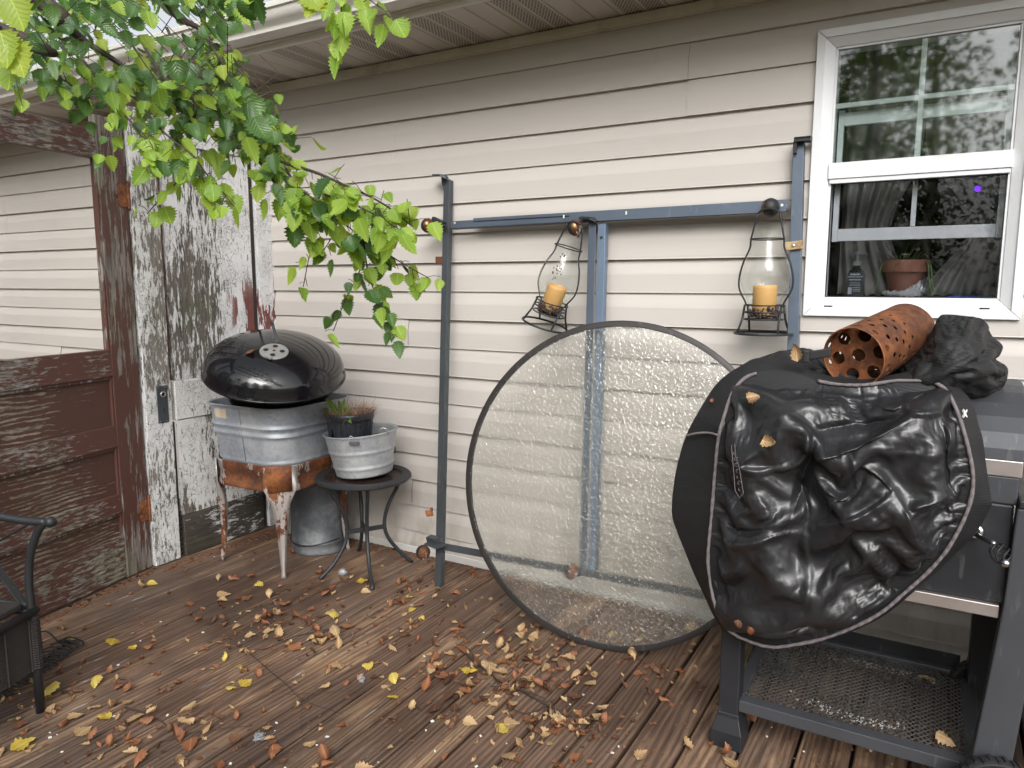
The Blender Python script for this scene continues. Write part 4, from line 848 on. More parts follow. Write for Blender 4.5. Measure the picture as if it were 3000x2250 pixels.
try:
    fc = bpy.data.curves.new('lettering', 'FONT'); fc.body = 'LIQUID\nHAND SOAP'; fc.size = .0085; fc.align_x = 'CENTER'; fc.extrude = .0002
    fo = bpy.data.objects.new('lettering', fc); COL.objects.link(fo); dg = bpy.context.evaluated_depsgraph_get(); me = bpy.data.meshes.new_from_object(fo.evaluated_get(dg)); bpy.data.objects.remove(fo)
    lo = bpy.data.objects.new('lettering', me); COL.objects.link(lo); lo.parent = lb; lo.location = (0, -.0312, .0745); lo.rotation_euler = (R(90), 0, 0); me.materials.clear(); me.materials.append(plain('pale lettering', (.5, .52, .55), .6))
except Exception as e: print('text', e)
mb = MB(); mb.lathe([(.013, .108), (.0135, .122), (.006, .124), (.005, .145), (.009, .147), (.009, .155), (0, .157)], 20, Matrix.Translation(bc)); mb.tube([bc+V3((0, 0, .151)), bc+V3((.026, 0, .15)), bc+V3((.03, 0, .144))], .0036, 6); mb.build('pump', plain('clear grey plastic', (.3, .32, .34), .3), SB)
mb = MB(); mb.grid(lambda u, v: (.0+.13*u, .14+.1*v, 1.2455+.006*abs(NZ.noise((u*6, v*6, 1)))), 24, 12); tag(mb.build('cloth', plain('blue cloth', (.03, .09, .35), .9, sc=60), smooth=True, solid=.003, loc=(.06, .19, 1.244)), 'folded blue cloth on the right end of the inner sill', 'cloth')
mb = MB(); mb.tube(bez([(.02, .2, 1.25), (.022, .2, 1.29), (.03, .2, 1.315), (.04, .2, 1.318)], 5), .003, 8); tag(mb.build('steel_spout', M['chrome'], smooth=True, loc=(.02, .2, 1.25)), 'thin bent steel spout standing behind the blue cloth indoors', 'spout')
e_ = G('violet lamp'); e_.set((.05, .0, .3), .5, Emission_Color=(.13, .0, 1, 1), Emission_Strength=1.6)
mb = MB(); c = UY(2112, 408, .1); mb.lathe([(0, -.004), (.006, -.003), (.009, 0), (.006, .003), (0, .004)], 14, frameM(c, (0, 1, 0))); tag(mb.build('led_lamp', e_.m, smooth=True, loc=tuple(c)), 'tiny glowing violet lamp seen behind the window glass', 'lamp')
# ------------------------------------------------------------------ patio chair at the left edge
CA = V3((-2.28, -1.652, 0)); CH = thing('patio_chair', tuple(CA), 'dark metal and wicker patio armchair cut off by the left edge of the photo', 'chair')
cw = V3((.38, -.92, 0)).normalized(); cb = V3((-.92, -.38, 0)).normalized()
def CP(b, w, z): return CA+cb*b+cw*w+V3((0, 0, z))
def armside(w):
    mb = MB(); mb.tube([CP(0, w, 0), CP(0, w, .15), CP(-.002, w, .31)], [.0135, .0125, .0125], 12); mb.build('leg', M['iron'], CH, smooth=True)
    mb = MB(); mb.tube(bez([CP(-.0, w, .31), CP(-.0, w, .42), CP(-.014, w, .5), CP(-.045, w, .57), CP(-.075, w, .6)], 6), .0115, 12)
    mb.tube(bez([CP(-.075, w, .598), CP(.0, w, .6), CP(.1, w, .612), CP(.28, w, .64), CP(.45, w, .65)], 6), .012, 12)
    mb.lathe([(0, -.015)]+[(.0165*math.sin(a), -.0165*math.cos(a)) for a in [R(20*i) for i in range(1, 9)]]+[(0, .0165)], 16, Matrix.Translation(CP(-.088, w, .599))); mb.build('armrest', M['iron'], CH, smooth=True)
    mb = MB(); a = CP(-.02, w, .592); b = CP(.2, w, .47); mb.beam(a, b, .004, .03, cw); a = CP(.14, w, .5); b = CP(.015, w, .33); mb.beam(a, b, .004, .026, cw); mb.beam(CP(.15, w, .5), CP(.36, w, .34), .004, .026, cw); mb.beam(CP(.18, w, .49), CP(.4, w, .64), .004, .026, cw); mb.build('side_brace', M['blackm'], CH, bevel=.001)
    mb = MB(); mb.tube([CP(.48, w, 0), CP(.45, w, .33), CP(.46, w, .65), CP(.5, w, .98)], .0125, 10); mb.build('leg', M['iron'], CH, smooth=True)
    mb = MB(); mb.tube([CP(0, w, .318), CP(.45, w, .33)], .011, 10); mb.tube([CP(.01, w, .34), CP(.45, w, .352)], .009, 8); mb.build('seat_rail', M['iron'], CH, smooth=True)
armside(0); armside(.56)
mb = MB(); mb.tube([CP(-.008, -.01, .322), CP(-.008, .57, .322)], .0115, 10); mb.build('front_rail', M['iron'], CH, smooth=True)
mb = MB(); mb.obox(CP(.22, .28, .345), cb*.21, cw*.26, (0, 0, .012)); mb.build('seat', M['wick'], CH, bevel=.006)
mb = MB()
for i in range(26):
    z = .305-.0065*i-.0; mb.tube([CP(.0, .012+.0*i, z), CP(.0, .548, z)], .0032, 5)
for k in range(13): 
    w = .02+.043*k; mb.tube([CP(-.004+.006*(k % 2), w, .3), CP(-.004+.006*(k % 2), w+.0, .14)], .0036, 5)
mb.build('woven_apron', M['wick'], CH)
for w in (0, .56):
    mb = MB()
    for i in range(22): mb.tube(circ(CP(0, w, .3-.0074*i), .0165, (1, 0, .1), (0, 1, 0), 12), .0034, 5, True)
    mb.build('wicker_wrap', M['wick'], CH)
mb = MB()
for k in range(9): mb.tube([CP(.46+.02*abs(k-4)*0, .04+.06*k, .36), CP(.5, .04+.06*k, .96)], .008, 6)
mb.tube([CP(.5, 0, .98), CP(.5, .56, .98)], .012, 8); mb.build('backrest', M['iron'], CH)
# ------------------------------------------------------------------ row of wire loops lying behind the chair leg
W1 = [UZ(x, y, .012) for x, y in ((160, 1384), (122, 1404), (92, 1432), (60, 1452), (20, 1474), (-25, 1498))]
cv = bez(W1, 9); WL = thing('coil_spring', tuple(W1[2]), 'rusty dark row of curved wire loops lying on the deck behind the chair leg', 'wire loops')
mb = MB(); n = len(cv)
for i in range(0, n-1, 3):
    p = cv[i]; t = (cv[min(i+1, n-1)]-cv[max(i-1, 0)]).normalized(); s = V3((t.y, -t.x, 0)); L = .055
    pts = [p+s*L+V3((0, 0, -.004)), p+s*L*.5+V3((0, 0, .008)), p+V3((0, 0, .012)), p-s*L*.7+V3((0, 0, .004)), p-s*L+t*.009, p-s*L*.7+t*.018+V3((0, 0, .004)), p+t*.018+V3((0, 0, .012))]
    mb.tube(bez(pts, 4), .003, 6)
mb.tube(cv, .004, 6); mb.build('loops', M['iron'], WL, smooth=True)
mb = MB(); mb.tube(bez([UZ(80, 1366, .03), UZ(100, 1364, .05), UZ(115, 1375, .03), UZ(128, 1386, .01), UZ(150, 1386, .012)], 6), .003, 6); mb.build('end_wire', M['iron'], WL, smooth=True)
# ------------------------------------------------------------------ charcoal grill
GR = thing('charcoal_grill', (-.14, -.52, 0), 'big grey and black charcoal grill cart with wire mesh bottom shelf and crank', 'grill')
gx0, gx1, gyf, gyb = -.445, .166, -.755, -.28
def part(name, mat, boxes, bevel=.003, parent=None, lab=None):
    mb = MB()
    for b in boxes: mb.box(*b)
    o = mb.build(name, mat, parent or GR, bevel=bevel)
    if lab: o['label'] = lab
    return o
part('body', M['grillb'], [(gx0, gx1, gyf+.004, gyb, .553, .79)], .006)
part('lower_trim', M['stain'], [(gx0-.004, gx1-.012, gyf-.008, gyf+.02, .522, .5525)], .002)
part('upper_panel', M['grill'], [(gx0-.003, gx1+.004, gyf, gyb, .7905, .855)], .004)
part('upper_trim', M['stain'], [(gx0-.006, gx1+.008, gyf-.004, gyf+.03, .8555, .8925)], .002)
mb = MB(); pf = []
for i in range(15):
    a = R(-4+188*i/14); pf.append((-.5175+(-.243)*math.cos(a), .893+max(0, .155*math.sin(a))))
mb.add([(x, y, z) for x in (gx0-.004, gx1+.012) for y, z in pf], [(i, i+1, 15+i+1, 15+i) for i in range(14)]+[tuple(range(15)), tuple(range(15, 30))]); mb.build('lid', M['grill'], GR, bevel=.006)
part('lid_handle', M['iron'], [(-.3, .05, -.80, -.78, .96, .98), (-.3, -.28, -.78, -.74, .96, .98), (.03, .05, -.78, -.74, .96, .98)])
mb = MB(); p = UY(2195, 905, -.6); mb.tube([p+V3((-.03, 0, -.01)), p+V3((.0, -.01, .0)), p+V3((.012, -.02, .004))], .009, 8); mb.build('hinge_knob', M['rubber'], GR)
# legs
def leg(x, y, zt, w=.056, foot=True, lab=None, lean=0):
    mb = MB(); z0 = .07 if foot else .1; p = V3((x, y, z0)); q = V3((x+lean, y+.0, zt))
    mb.obox((p+q)/2, (w/2, 0, 0), (0, w/2, 0), (q-p)/2); o = mb.build('leg', M['grill'] if x > 0 and y < -.5 else M['grillb'], GR, bevel=.004)
    if foot:
        mb = MB(); vs = []
        for h, z in ((w/2+.002, .098), (w/2+.003, .085), (w/2+.015, .045), (w/2+.017, .0)): vs += [(x+a*h, y+b*h, z) for a, b in ((-1, -1), (1, -1), (1, 1), (-1, 1))]
        mb.add(vs, [(i*4+j, i*4+(j+1) % 4, (i+1)*4+(j+1) % 4, (i+1)*4+j) for i in range(3) for j in range(4)]+[(0, 1, 2, 3)]); mb.build('foot', M['grillb'], o, bevel=.003)
    return o
leg(-.447, -.733, .56); leg(-.447, -.29, .56); leg(.163, -.295, .56, .07)
mb = MB(); vs = [(.12, .09), (.2, .09), (.232, .56), (.24, .79), (.169, .79), (.16, .55)]
mb.poly([(a, -.775, b) for a, b in vs], .045, (0, 1, 0)); mb.build('leg', M['grill'], GR, bevel=.004)['label'] = 'wide front right leg'
part('side_cabinet', M['grillb'], [(.245, .75, -.745, -.3, .2, .765)], .005)
part('side_shelf', M['iron'], [(.171, .8, -.78, -.28, .7905, .81)], .004)
for y in (-.80, -.27):
    mb = MB(); mb.lathe([(0, -.022), (.06, -.022), (.066, -.012), (.094, -.018), (.099, -.012), (.1, 0), (.099, .012), (.094, .018), (.066, .012), (.06, .022), (0, .022)], 44, frameM((.175, y-.0, .1), (.28, -1, 0)))
    w = mb.build('wheel', M['rubber'], GR, auto=40)
    mb = MB(); Mw = frameM((.175, y, .1), (.28, -1, 0))
    for k in range(40):
        a = 6.2832*k/40; c = Mw @ V3((.0985*math.cos(a), .0985*math.sin(a), .004*(1 if k % 2 else -1))); e = Mw.to_3x3() @ V3((-math.sin(a), math.cos(a), 0)); f = Mw.to_3x3() @ V3((math.cos(a), math.sin(a), 0)); mb.obox(c, e*.0035, f*.004, Mw.to_3x3() @ V3((0, 0, .011)))
    mb.build('tread', M['rubber'], w)
# bottom shelf
SH = part('shelf_frame', M['grill'], [(-.425, .135, -.752, -.715, .105, .139), (-.419, .139, -.292, -.262, .105, .15), (-.4475, -.414, -.7145, -.292, .112, .14), (.115, .15, -.7145, -.2925, .112, .14)], .002)
part('back_lip', M['grillb'], [(-.419, .11, -.262, -.258, .13, .19)], .001, SH)
mb = MB(); nx, ny = 30, 19; x0, x1, y0, y1 = -.416, .118, -.716, -.29; dx = (x1-x0)/nx; dy = (y1-y0)/ny
for j in range(ny):
    for sgn in (0, 1):
        pts = [(x0+i*dx, y0+(j+.5)*dy+(dy*.5 if (i+sgn) % 2 else -dy*.5), .134+.0012*(sgn)+.0018*((i+sgn) % 2)+.003*NZ.noise((i*.15, j*.15, 2))) for i in range(nx+1)]
        for a, b in zip(pts, pts[1:]): 
            a, b = V3(a), V3(b); mb.beam(a, b, .0030, .0016)
mb.build('mesh_shelf', M['mesh'], GR)
# grease and ash caught on and under the mesh
mb = MB(); rr = random.Random(12); mb2 = MB()
for i in range(2600):
    u, v = rr.random(), rr.random(); x = x0+(x1-x0)*u; y = y0+(y1-y0)*v; d = NZ.noise((x*7, y*7, 3))+.25*NZ.noise((x*25, y*25, 1))
    if d < .02: continue
    ash = (abs(v-.12-.05*math.sin(u*9)) < .05 and u < .75) ; s = rr.uniform(.001, .0026) if ash else rr.uniform(.0015, .005); e = V3((rr.gauss(0, 1), rr.gauss(0, 1), .3)).normalized(); f = e.orthogonal().normalized()
    (mb2 if ash else mb).obox((x, y, .1375+rr.uniform(0, .002)), e*s, f*s*.7, e.cross(f)*s*.35)
tag(mb.build('greasy_crumbs', M['char'], loc=(-.1, -.5, .14)), 'dark greasy crumbs strewn over the mesh shelf of the grill', 'crumbs', None, 'stuff')
tag(mb2.build('ash_flakes', M['ash'], loc=(-.2, -.65, .14)), 'white ash flakes along the front of the mesh shelf', 'ash', None, 'stuff')
mb = MB(); mb.grid(lambda u, v: (-.25+.3*u, -.33+.03*v, .118), 2, 2); tag(mb.build('white_strip', M['strip'], solid=.003, loc=(-.1, -.31, .118)), 'white strip of vinyl seen under the back of the mesh shelf', 'strip')
# crank
c0 = UY(2107, 1148, -.757); c1 = UY(2150, 1176, -.83); c2 = UY(2172, 1216, -.86)
mb = MB(); mb.lathe([(.009, .001), (.012, .005), (.0165, .003), (.0175, 0)], 22, frameM(c0, (0, -1, 0))); CK = mb.build('crank', M['chrome'], GR, smooth=True)
mb = MB(); mb.lathe([(0, .0015), (.0095, .0015)], 18, frameM(c0, (0, -1, 0))); mb.build('hole', M['rubber'], CK)
mb = MB(); mb.tube(bez([c0+V3((0, .004, 0)), c0+V3((.004, -.02, -.003)), c1], 5), [.0058]*11, 10); mb.build('rod', M['chrome'], CK, smooth=True)
mb = MB(); ax_ = (c2-c1); t = ax_.normalized(); e = t.orthogonal().normalized(); f = t.cross(e)
for k in range(5):
    mb.tube([c1+ax_*u+(e*math.cos(6.2832*(k/5+u*.55))+f*math.sin(6.2832*(k/5+u*.55)))*(.003+.0165*math.sin(math.pi*min(1, u*.97+.03))**.7) for u in [i/14 for i in range(15)]], .0021, 6)
mb.build('spring_grip', M['iron'], CK, smooth=True)
mb = MB(); mb.lathe([(0, .012), (.006, .011), (.009, .006), (.0095, 0), (0, -.002)], 18, frameM(c2, V3((-.1, -1, .1)))); mb.build('grip_bolt', M['chrome'], CK, smooth=True)

# ------------------------------------------------------------------ the vinyl cover, draped and crumpled over the front of the grill
import numpy as np
CV = thing('grill_cover', (-.2, -.9, .4), 'crumpled black vinyl cover with faded lilac hem, slumped over the grill front', 'cover')
rF = np.array(_f); rR = np.array(_r); rU = np.array(_u); rC = np.array(CAM)
def UYn(X, Y, c):
    r = rF[None]+rR[None]*((X*K-1500)/FPX)[:, None]-rU[None]*((Y*K-1125)/FPX)[:, None]
    return rC[None]+r*((c-rC[1])/r[:, 1])[:, None]
def dseg(X, Y, P):
    """distance to a polyline, side sign and position along it"""
    best = np.full(X.shape, 1e9); sg = np.zeros(X.shape); al = np.zeros(X.shape); n = len(P)-1
    for k in range(n):
        ax, ay = P[k]; bx, by = P[k+1]; dx, dy = bx-ax, by-ay; L2 = dx*dx+dy*dy
        t = np.clip(((X-ax)*dx+(Y-ay)*dy)/L2, 0, 1); d = np.hypot(X-ax-t*dx, Y-ay-t*dy); m = d < best
        best = np.where(m, d, best); sg = np.where(m, np.sign(dx*(Y-ay)-dy*(X-ax)), sg); al = np.where(m, (k+t)/n, al)
    return best, sg, al
def vn(X, Y, seed=0):
    """smooth value noise"""
    rs = np.random.RandomState(seed); T = rs.rand(64, 64); xi = np.floor(X).astype(int); yi = np.floor(Y).astype(int); fx = X-xi; fy = Y-yi
    fx = fx*fx*(3-2*fx); fy = fy*fy*(3-2*fy); g = lambda a, b: T[a % 64, b % 64]
    return (g(xi, yi)*(1-fx)+g(xi+1, yi)*fx)*(1-fy)+(g(xi, yi+1)*(1-fx)+g(xi+1, yi+1)*fx)*fy
def creases(X, Y, s, seed):
    """crumpled-foil height: folded plates with sharp edges"""
    h = 0*X; a = 1.; rs = np.random.RandomState(seed)
    for o in range(4):
        wx = X/s+1.1*vn(X/s*.6, Y/s*.6, seed+o)*2; wy = Y/s+1.1*vn(X/s*.6+9, Y/s*.6+4, seed+o+7)*2
        h = h+a*(1-np.abs(2*vn(wx, wy, seed+20+o)-1)); a *= .45; s *= .55
    return h
def polar(outline, ctr, nt_, nr_, pw=1.):
    P = [V3((x, y, 0)) for x, y in outline]; n = len(P); Q = [P[-1]]+P+[P[0], P[1]]; pts = []
    for i in range(1, n+1):
        a, b, c, d = Q[i-1], Q[i], Q[i+1], Q[i+2]
        for k in range(12):
            t = k/12; pts.append(.5*((2*b)+(c-a)*t+(2*a-5*b+4*c-d)*t*t+(3*b-a-3*c+d)*t**3))
    th = np.array([math.atan2(p.y-ctr[1], p.x-ctr[0]) for p in pts]); rr = np.array([math.hypot(p.y-ctr[1], p.x-ctr[0]) for p in pts])
    o = np.argsort(th); th, rr = th[o], rr[o]; T = np.linspace(-math.pi, math.pi, nt_, endpoint=False); Rr = np.interp(T, np.concatenate([th-2*math.pi, th, th+2*math.pi]), np.concatenate([rr]*3))
    rho = np.linspace(0.004, 1, nr_)**pw
    TT_, RH = np.meshgrid(T, rho); return ctr[0]+np.cos(TT_)*Rr[None]*RH, ctr[1]+np.sin(TT_)*Rr[None]*RH, TT_, RH, Rr
def sheet(name, X, Y, yy, mat, nt_, nr_, wrap=True, solid=.0022):
    P = UYn(X.ravel(), Y.ravel(), yy.ravel()); mb = MB(); mb.v = [V3(p) for p in P]
    mb.f = [(j*nt_+i, j*nt_+(i+1) % nt_, (j+1)*nt_+(i+1) % nt_, (j+1)*nt_+i) for j in range(nr_-1) for i in range(nt_ if wrap else nt_-1)]
    if wrap: mb.f.append(tuple(range(nt_)))
    return mb.build(name, mat, CV, smooth=True, solid=solid)
def E(x, y): return (1437.8+.489*x, 626.7+.489*y)
# (points in the crop's own units, height, half width, asymmetry)   height > 0 comes toward the camera
FOLD = [([(430, 440), (560, 400), (760, 425), (880, 455), (970, 485)], 26, 26, .5), ([(860, 420), (1000, 505), (1080, 440), (1180, 412)], 22, 24, -.5),
 ([(370, 640), (480, 590), (620, 510), (760, 440)], 18, 44, .3), ([(620, 600), (750, 565), (900, 540), (1060, 550)], -40, 34, .2), ([(640, 610), (655, 690), (600, 800), (565, 920), (530, 1020)], -44, 40, -.2),
 ([(600, 590), (635, 640), (635, 690), (580, 770), (460, 800)], 30, 22, .5), ([(1090, 565), (960, 622), (840, 665), (700, 712), (640, 760)], 34, 24, .6), ([(450, 700), (365, 760), (450, 785), (560, 760)], 22, 24, .4),
 ([(870, 555), (880, 640), (800, 640)], -22, 24, 0), ([(820, 690), (845, 770), (840, 850), (760, 905), (690, 980), (640, 1030)], 24, 20, .6), ([(640, 800), (715, 870), (840, 900)], 20, 20, -.5),
 ([(640, 1035), (720, 1000), (850, 965), (940, 920), (1000, 868)], 34, 26, .6), ([(850, 745), (930, 800), (1000, 868)], 24, 20, -.6), ([(560, 820), (590, 900), (620, 1010)], -26, 24, 0), ([(1000, 868), (1060, 955), (1100, 1060), (1135, 1130)], 20, 26, .7),
 ([(1060, 950), (1130, 920), (1250, 880)], 22, 24, -.5), ([(1150, 1100), (1200, 1125), (1262, 1080)], 22, 22, .4), ([(232, 1085), (370, 1090), (500, 1062), (610, 1058)], 28, 26, .5), ([(230, 1030), (350, 1042), (510, 1035)], -26, 24, 0),
 ([(225, 1200), (290, 1225), (372, 1160)], 24, 26, .5), ([(225, 1130), (240, 1190)], 14, 20, 0), ([(220, 1270), (300, 1295), (370, 1250)], -24, 30, 0), ([(605, 1065), (585, 1200), (605, 1400)], -14, 46, 0),
 ([(620, 1050), (640, 1240), (600, 1380)], 12, 30, .4), ([(860, 1050), (720, 1190), (640, 1320)], -14, 40, .2), ([(770, 1440), (815, 1412), (850, 1455), (960, 1410)], 18, 16, 0), ([(340, 1500), (540, 1455), (760, 1445)], 22, 22, .6),
 ([(400, 1530), (600, 1500), (820, 1480)], -18, 20, 0), ([(950, 1385), (1090, 1240), (1220, 1160)], 22, 34, .4), ([(820, 1390), (950, 1300), (1150, 1190)], -18, 26, 0), ([(1075, 430), (1055, 500), (1110, 552), (1235, 540)], 30, 20, .6),
 ([(1125, 425), (1160, 520)], 16, 16, 0), ([(1215, 570), (1215, 700), (1275, 800), (1285, 1000)], -24, 24, .3), ([(1240, 560), (1235, 690), (1215, 712)], 22, 18, .5), ([(1250, 840), (1295, 990), (1240, 1095)], 20, 20, .4),
 ([(300, 480), (330, 420), (420, 380), (560, 350), (700, 340)], 16, 30, .3), ([(280, 640), (300, 760), (270, 900), (300, 1000)], 14, 30, .3), ([(400, 860), (450, 960), (400, 1000)], 14, 24, .5), ([(960, 700), (1100, 720), (1215, 712)], 10, 30, .3), ([(880, 1000), (1000, 1060), (1080, 1200)], 8, 50, .2)]
def folds(X, Y, lst, sc=.00042, wm=1.9, tent=None):
    h = 0*X
    for P, a, w, asy in lst:
        PD = [E(*p) for p in P]; PD = [(q.x, q.y) for q in bez([(x, y, 0) for x, y in PD], 4)]; d, sg, al = dseg(X, Y, PD); w = w*.489*wm
        ww = w*(1+asy*sg); f = .45*np.exp(-(d/(.7*ww))**1.6)+(.6 if a > 0 else .5)*np.clip(1-d/(.8*ww), 0, 1)
        if tent: f = np.clip(1-d/ww, 0, 1)**1.2
        h = h+a*sc*f*np.clip(1.3*np.sin(math.pi*np.clip(al, .06, .94)), .25, 1)
    return h
HEM = [(1655, 803), (1612, 815), (1582, 848), (1564, 900), (1553, 940), (1546, 1000), (1538, 1100), (1530, 1190), (1531, 1235), (1540, 1290), (1556, 1335), (1580, 1366), (1620, 1386), (1668, 1398), (1720, 1392), (1780, 1379), (1850, 1352), (1905, 1322), (1955, 1280), (2000, 1240), (2030, 1208), (2052, 1178), (2076, 1135), (2094, 1090), (2102, 1045), (2098, 1000), (2084, 940), (2066, 885), (2040, 840), (2000, 822), (1940, 822), (1860, 832), (1780, 826), (1710, 803)]
ctr = (1810, 1080); NT_ = 420
X, Y, TT_, RH, Rr = polar(HEM, ctr, NT_, 3)
def relax(P, pin, ex, it, bend, grav, ymin, ymax, rest=None):
    """position based cloth: spare length `ex` must buckle out of the pinned outline; returns the settled points"""
    offs = [(0, 1, 1.), (1, 0, 1.), (1, 1, .6), (1, -1, .6), (0, 2, bend), (2, 0, bend), (0, 4, bend*.5), (4, 0, bend*.5)]
    n0, n1 = P.shape[:2]; sl = []
    for a, b, k in offs:
        if b >= 0: A = (slice(0, n0-a), slice(0, n1-b)); B = (slice(a, n0), slice(b, n1))
        else: A = (slice(0, n0-a), slice(-b, n1)); B = (slice(a, n0), slice(0, n1+b))
        sl.append((A, B, k, a+abs(b) if a*b == 0 else 1))
    L = [np.linalg.norm(rest[B]-rest[A], axis=2)*ex for A, B, k, w in sl]; Vv = 0*P; free = (~pin)[..., None]
    for t in range(it):
        Q = P+Vv*.92; Q[..., 2] -= grav; Q = np.where(free, Q, P)
        for _ in range(3):
            C_ = 0*Q; N_ = np.zeros(Q.shape[:2]+(1,))+1e-9
            for (A, B, k, w), l in zip(sl, L):
                d = Q[B]-Q[A]; r = np.linalg.norm(d, axis=2)+1e-12; e = (r-l)/r
                if w > 1: e = np.minimum(e, 0)*.98
                c = d*(e*.5*k)[..., None]; C_[A] += c; C_[B] -= c; N_[A] += k; N_[B] += k
            Q = np.where(free, Q+1.7*C_/N_*2, Q); Q[..., 1] = np.where(pin, Q[..., 1], np.clip(Q[..., 1], ymin, ymax))
        Vv = np.clip(Q-P, -.004, .004); P = Q
    return P
def sq2disc(n):
    g_ = np.linspace(-1, 1, n); U, Vv = np.meshgrid(g_, g_); x = U*np.sqrt(1-Vv*Vv/2); y = Vv*np.sqrt(1-U*U/2); return np.arctan2(y, x), np.hypot(x, y)
Tb = np.linspace(-math.pi, math.pi, NT_, endpoint=False)
def gridD(n):
    th_, rh_ = sq2disc(n); R_ = np.interp(th_, np.concatenate([Tb-2*math.pi, Tb, Tb+2*math.pi]), np.concatenate([Rr]*3)); return ctr[0]+np.cos(th_)*R_*rh_, ctr[1]+np.sin(th_)*R_*rh_, rh_
def basey(X, Y, RH): return -.862-.075*np.clip((1-RH)*2.2, 0, 1)**.6+.10*np.clip((930-Y)/150, 0, 1)**1.3
def up2(P):
    n = P.shape[0]; Q = np.zeros((2*n-1, 2*n-1)+P.shape[2:]); Q[::2, ::2] = P; Q[1::2, ::2] = (P[1:]+P[:-1])/2; Q[:, 1::2] = (Q[:, 2::2]+Q[:, :-2:2])/2; return Q
N1 = 58; X1, Y1, R1 = gridD(N1); pin = np.zeros((N1, N1), bool); pin[0] = pin[-1] = True; pin[:, 0] = pin[:, -1] = True
b1 = basey(X1, Y1, R1); flat = UYn(X1.ravel(), Y1.ravel(), b1.ravel()).reshape(N1, N1, 3)
h1 = folds(X1, Y1, FOLD)*2.7+.03*(vn(X1/60, Y1/60, 5)-.5); h1 = h1*np.clip((1-R1)/.1, 0, 1)
P1 = UYn(X1.ravel(), Y1.ravel(), (b1-h1).ravel()).reshape(N1, N1, 3)
P1 = relax(P1, pin, 1.075, 45, .22, .00003, b1+.006-.10*np.clip((.97-R1)/.35, 0, 1), np.minimum(b1+.012+.11*np.clip((1-R1)/.3, 0, 1), -.76), flat)
P2 = up2(P1); n2 = P2.shape[0]; rs_ = np.random.RandomState(4); X2_, Y2_, R2_ = gridD(n2); pin2 = np.zeros((n2, n2), bool); pin2[0] = pin2[-1] = True; pin2[:, 0] = pin2[:, -1] = True
P2[..., 1] += np.where(pin2, 0, .003*(vn(X2_/12, Y2_/12, 9)-.5)); P2[..., 1] -= np.where(pin2, 0, .28*folds(X2_, Y2_, FOLD)*np.clip((1-R2_)/.1, 0, 1)); P2 = relax(P2, pin2, 1.035, 36, .12, .00001, basey(X2_, Y2_, R2_)+.008-.11*np.clip((.97-R2_)/.33, 0, 1), -.76, P2.copy())
P3 = up2(P2); n3 = P3.shape[0]; X3_, Y3_, R3_ = gridD(n3); P3[..., 1] -= folds(X3_, Y3_, FOLD, .00042, .85, True)*.95*np.clip((1-R3_)/.06, 0, 1)
mb = MB(); mb.v = [V3(p) for p in P3.reshape(-1, 3)]; mb.f = [(j*n3+i, j*n3+i+1, (j+1)*n3+i+1, (j+1)*n3+i) for j in range(n3-1) for i in range(n3-1)]
mb.build('inner_lining', M['vin'], CV, smooth=True, solid=.0015)
hy_ = basey(X[-1], Y[-1], np.ones(NT_))
# the hem binding follows the rim of the lining
ring = [V3(p) for p in UYn(X[-1], Y[-1], hy_-.004)]
lo = [k for k in range(NT_) if not (Y[-1][k] < 822 and 1640 < X[-1][k] < 2010)]
st_ = next(k for k in range(len(lo)) if lo[k]-lo[k-1] != 1 and k > 0) if any(lo[k]-lo[k-1] != 1 for k in range(1, len(lo))) else 0
lo = lo[st_:]+lo[:st_]
mb = MB(); path = [ring[k]+V3((0, .0012*math.sin(k*1.3), 0)) for k in lo]; mb.tube(path, [.0044+.0012*NZ.noise((k*.11, 0, 0)) for k in range(len(path))], 8); mb.build('hem', M['hem'], CV, smooth=True)
# outer side of the bag: from the hem outward and back
OUT = [(1640, 775), (1590, 797), (1550, 828), (1520, 872), (1490, 925), (1473, 970), (1458, 1035), (1452, 1105), (1462, 1145), (1482, 1195), (1500, 1240), (1518, 1278), (1545, 1335), (1576, 1371), (1618, 1391), (1668, 1402), (1722, 1396), (1782, 1384), (1855, 1357), (1915, 1325), (1968, 1282), (2020, 1236), (2062, 1196), (2108, 1150), (2138, 1095), (2141, 1085), (2130, 1010), (2122, 950), (2112, 915), (2098, 868), (2050, 820), (2000, 800), (1940, 808), (1870, 820), (1790, 812), (1710, 784)]
X2, Y2, T2, RH2, Rr2 = polar(OUT, ctr, NT_, 3)
NB = 26; XX = []; YY = []; DD = []
for j in range(NB):
    t = j/(NB-1); XX.append(X[-1]*(1-t)+X2[-1]*t); YY.append(Y[-1]*(1-t)+Y2[-1]*t); DD.append(hy_*(1-t)+(-.80+.07*np.clip((900-YY[-1])/150, 0, 1))*t+.001)
for j in range(1, 9):
    t = j/8; XX.append(X2[-1]+(ctr[0]-X2[-1])*.05*t); YY.append(Y2[-1]+(ctr[1]-Y2[-1])*.05*t); DD.append(DD[NB-1]+.10*t)
XX, YY, DD = map(np.array, (XX, YY, DD))
wr = .006*(creases(XX, YY, 80, 11)-1.1)*np.clip(np.arange(len(XX))/6, 0, 1)[:, None]
sheet('outer_cloth', XX, YY, DD-wr, M['vinm'], NT_, len(XX))
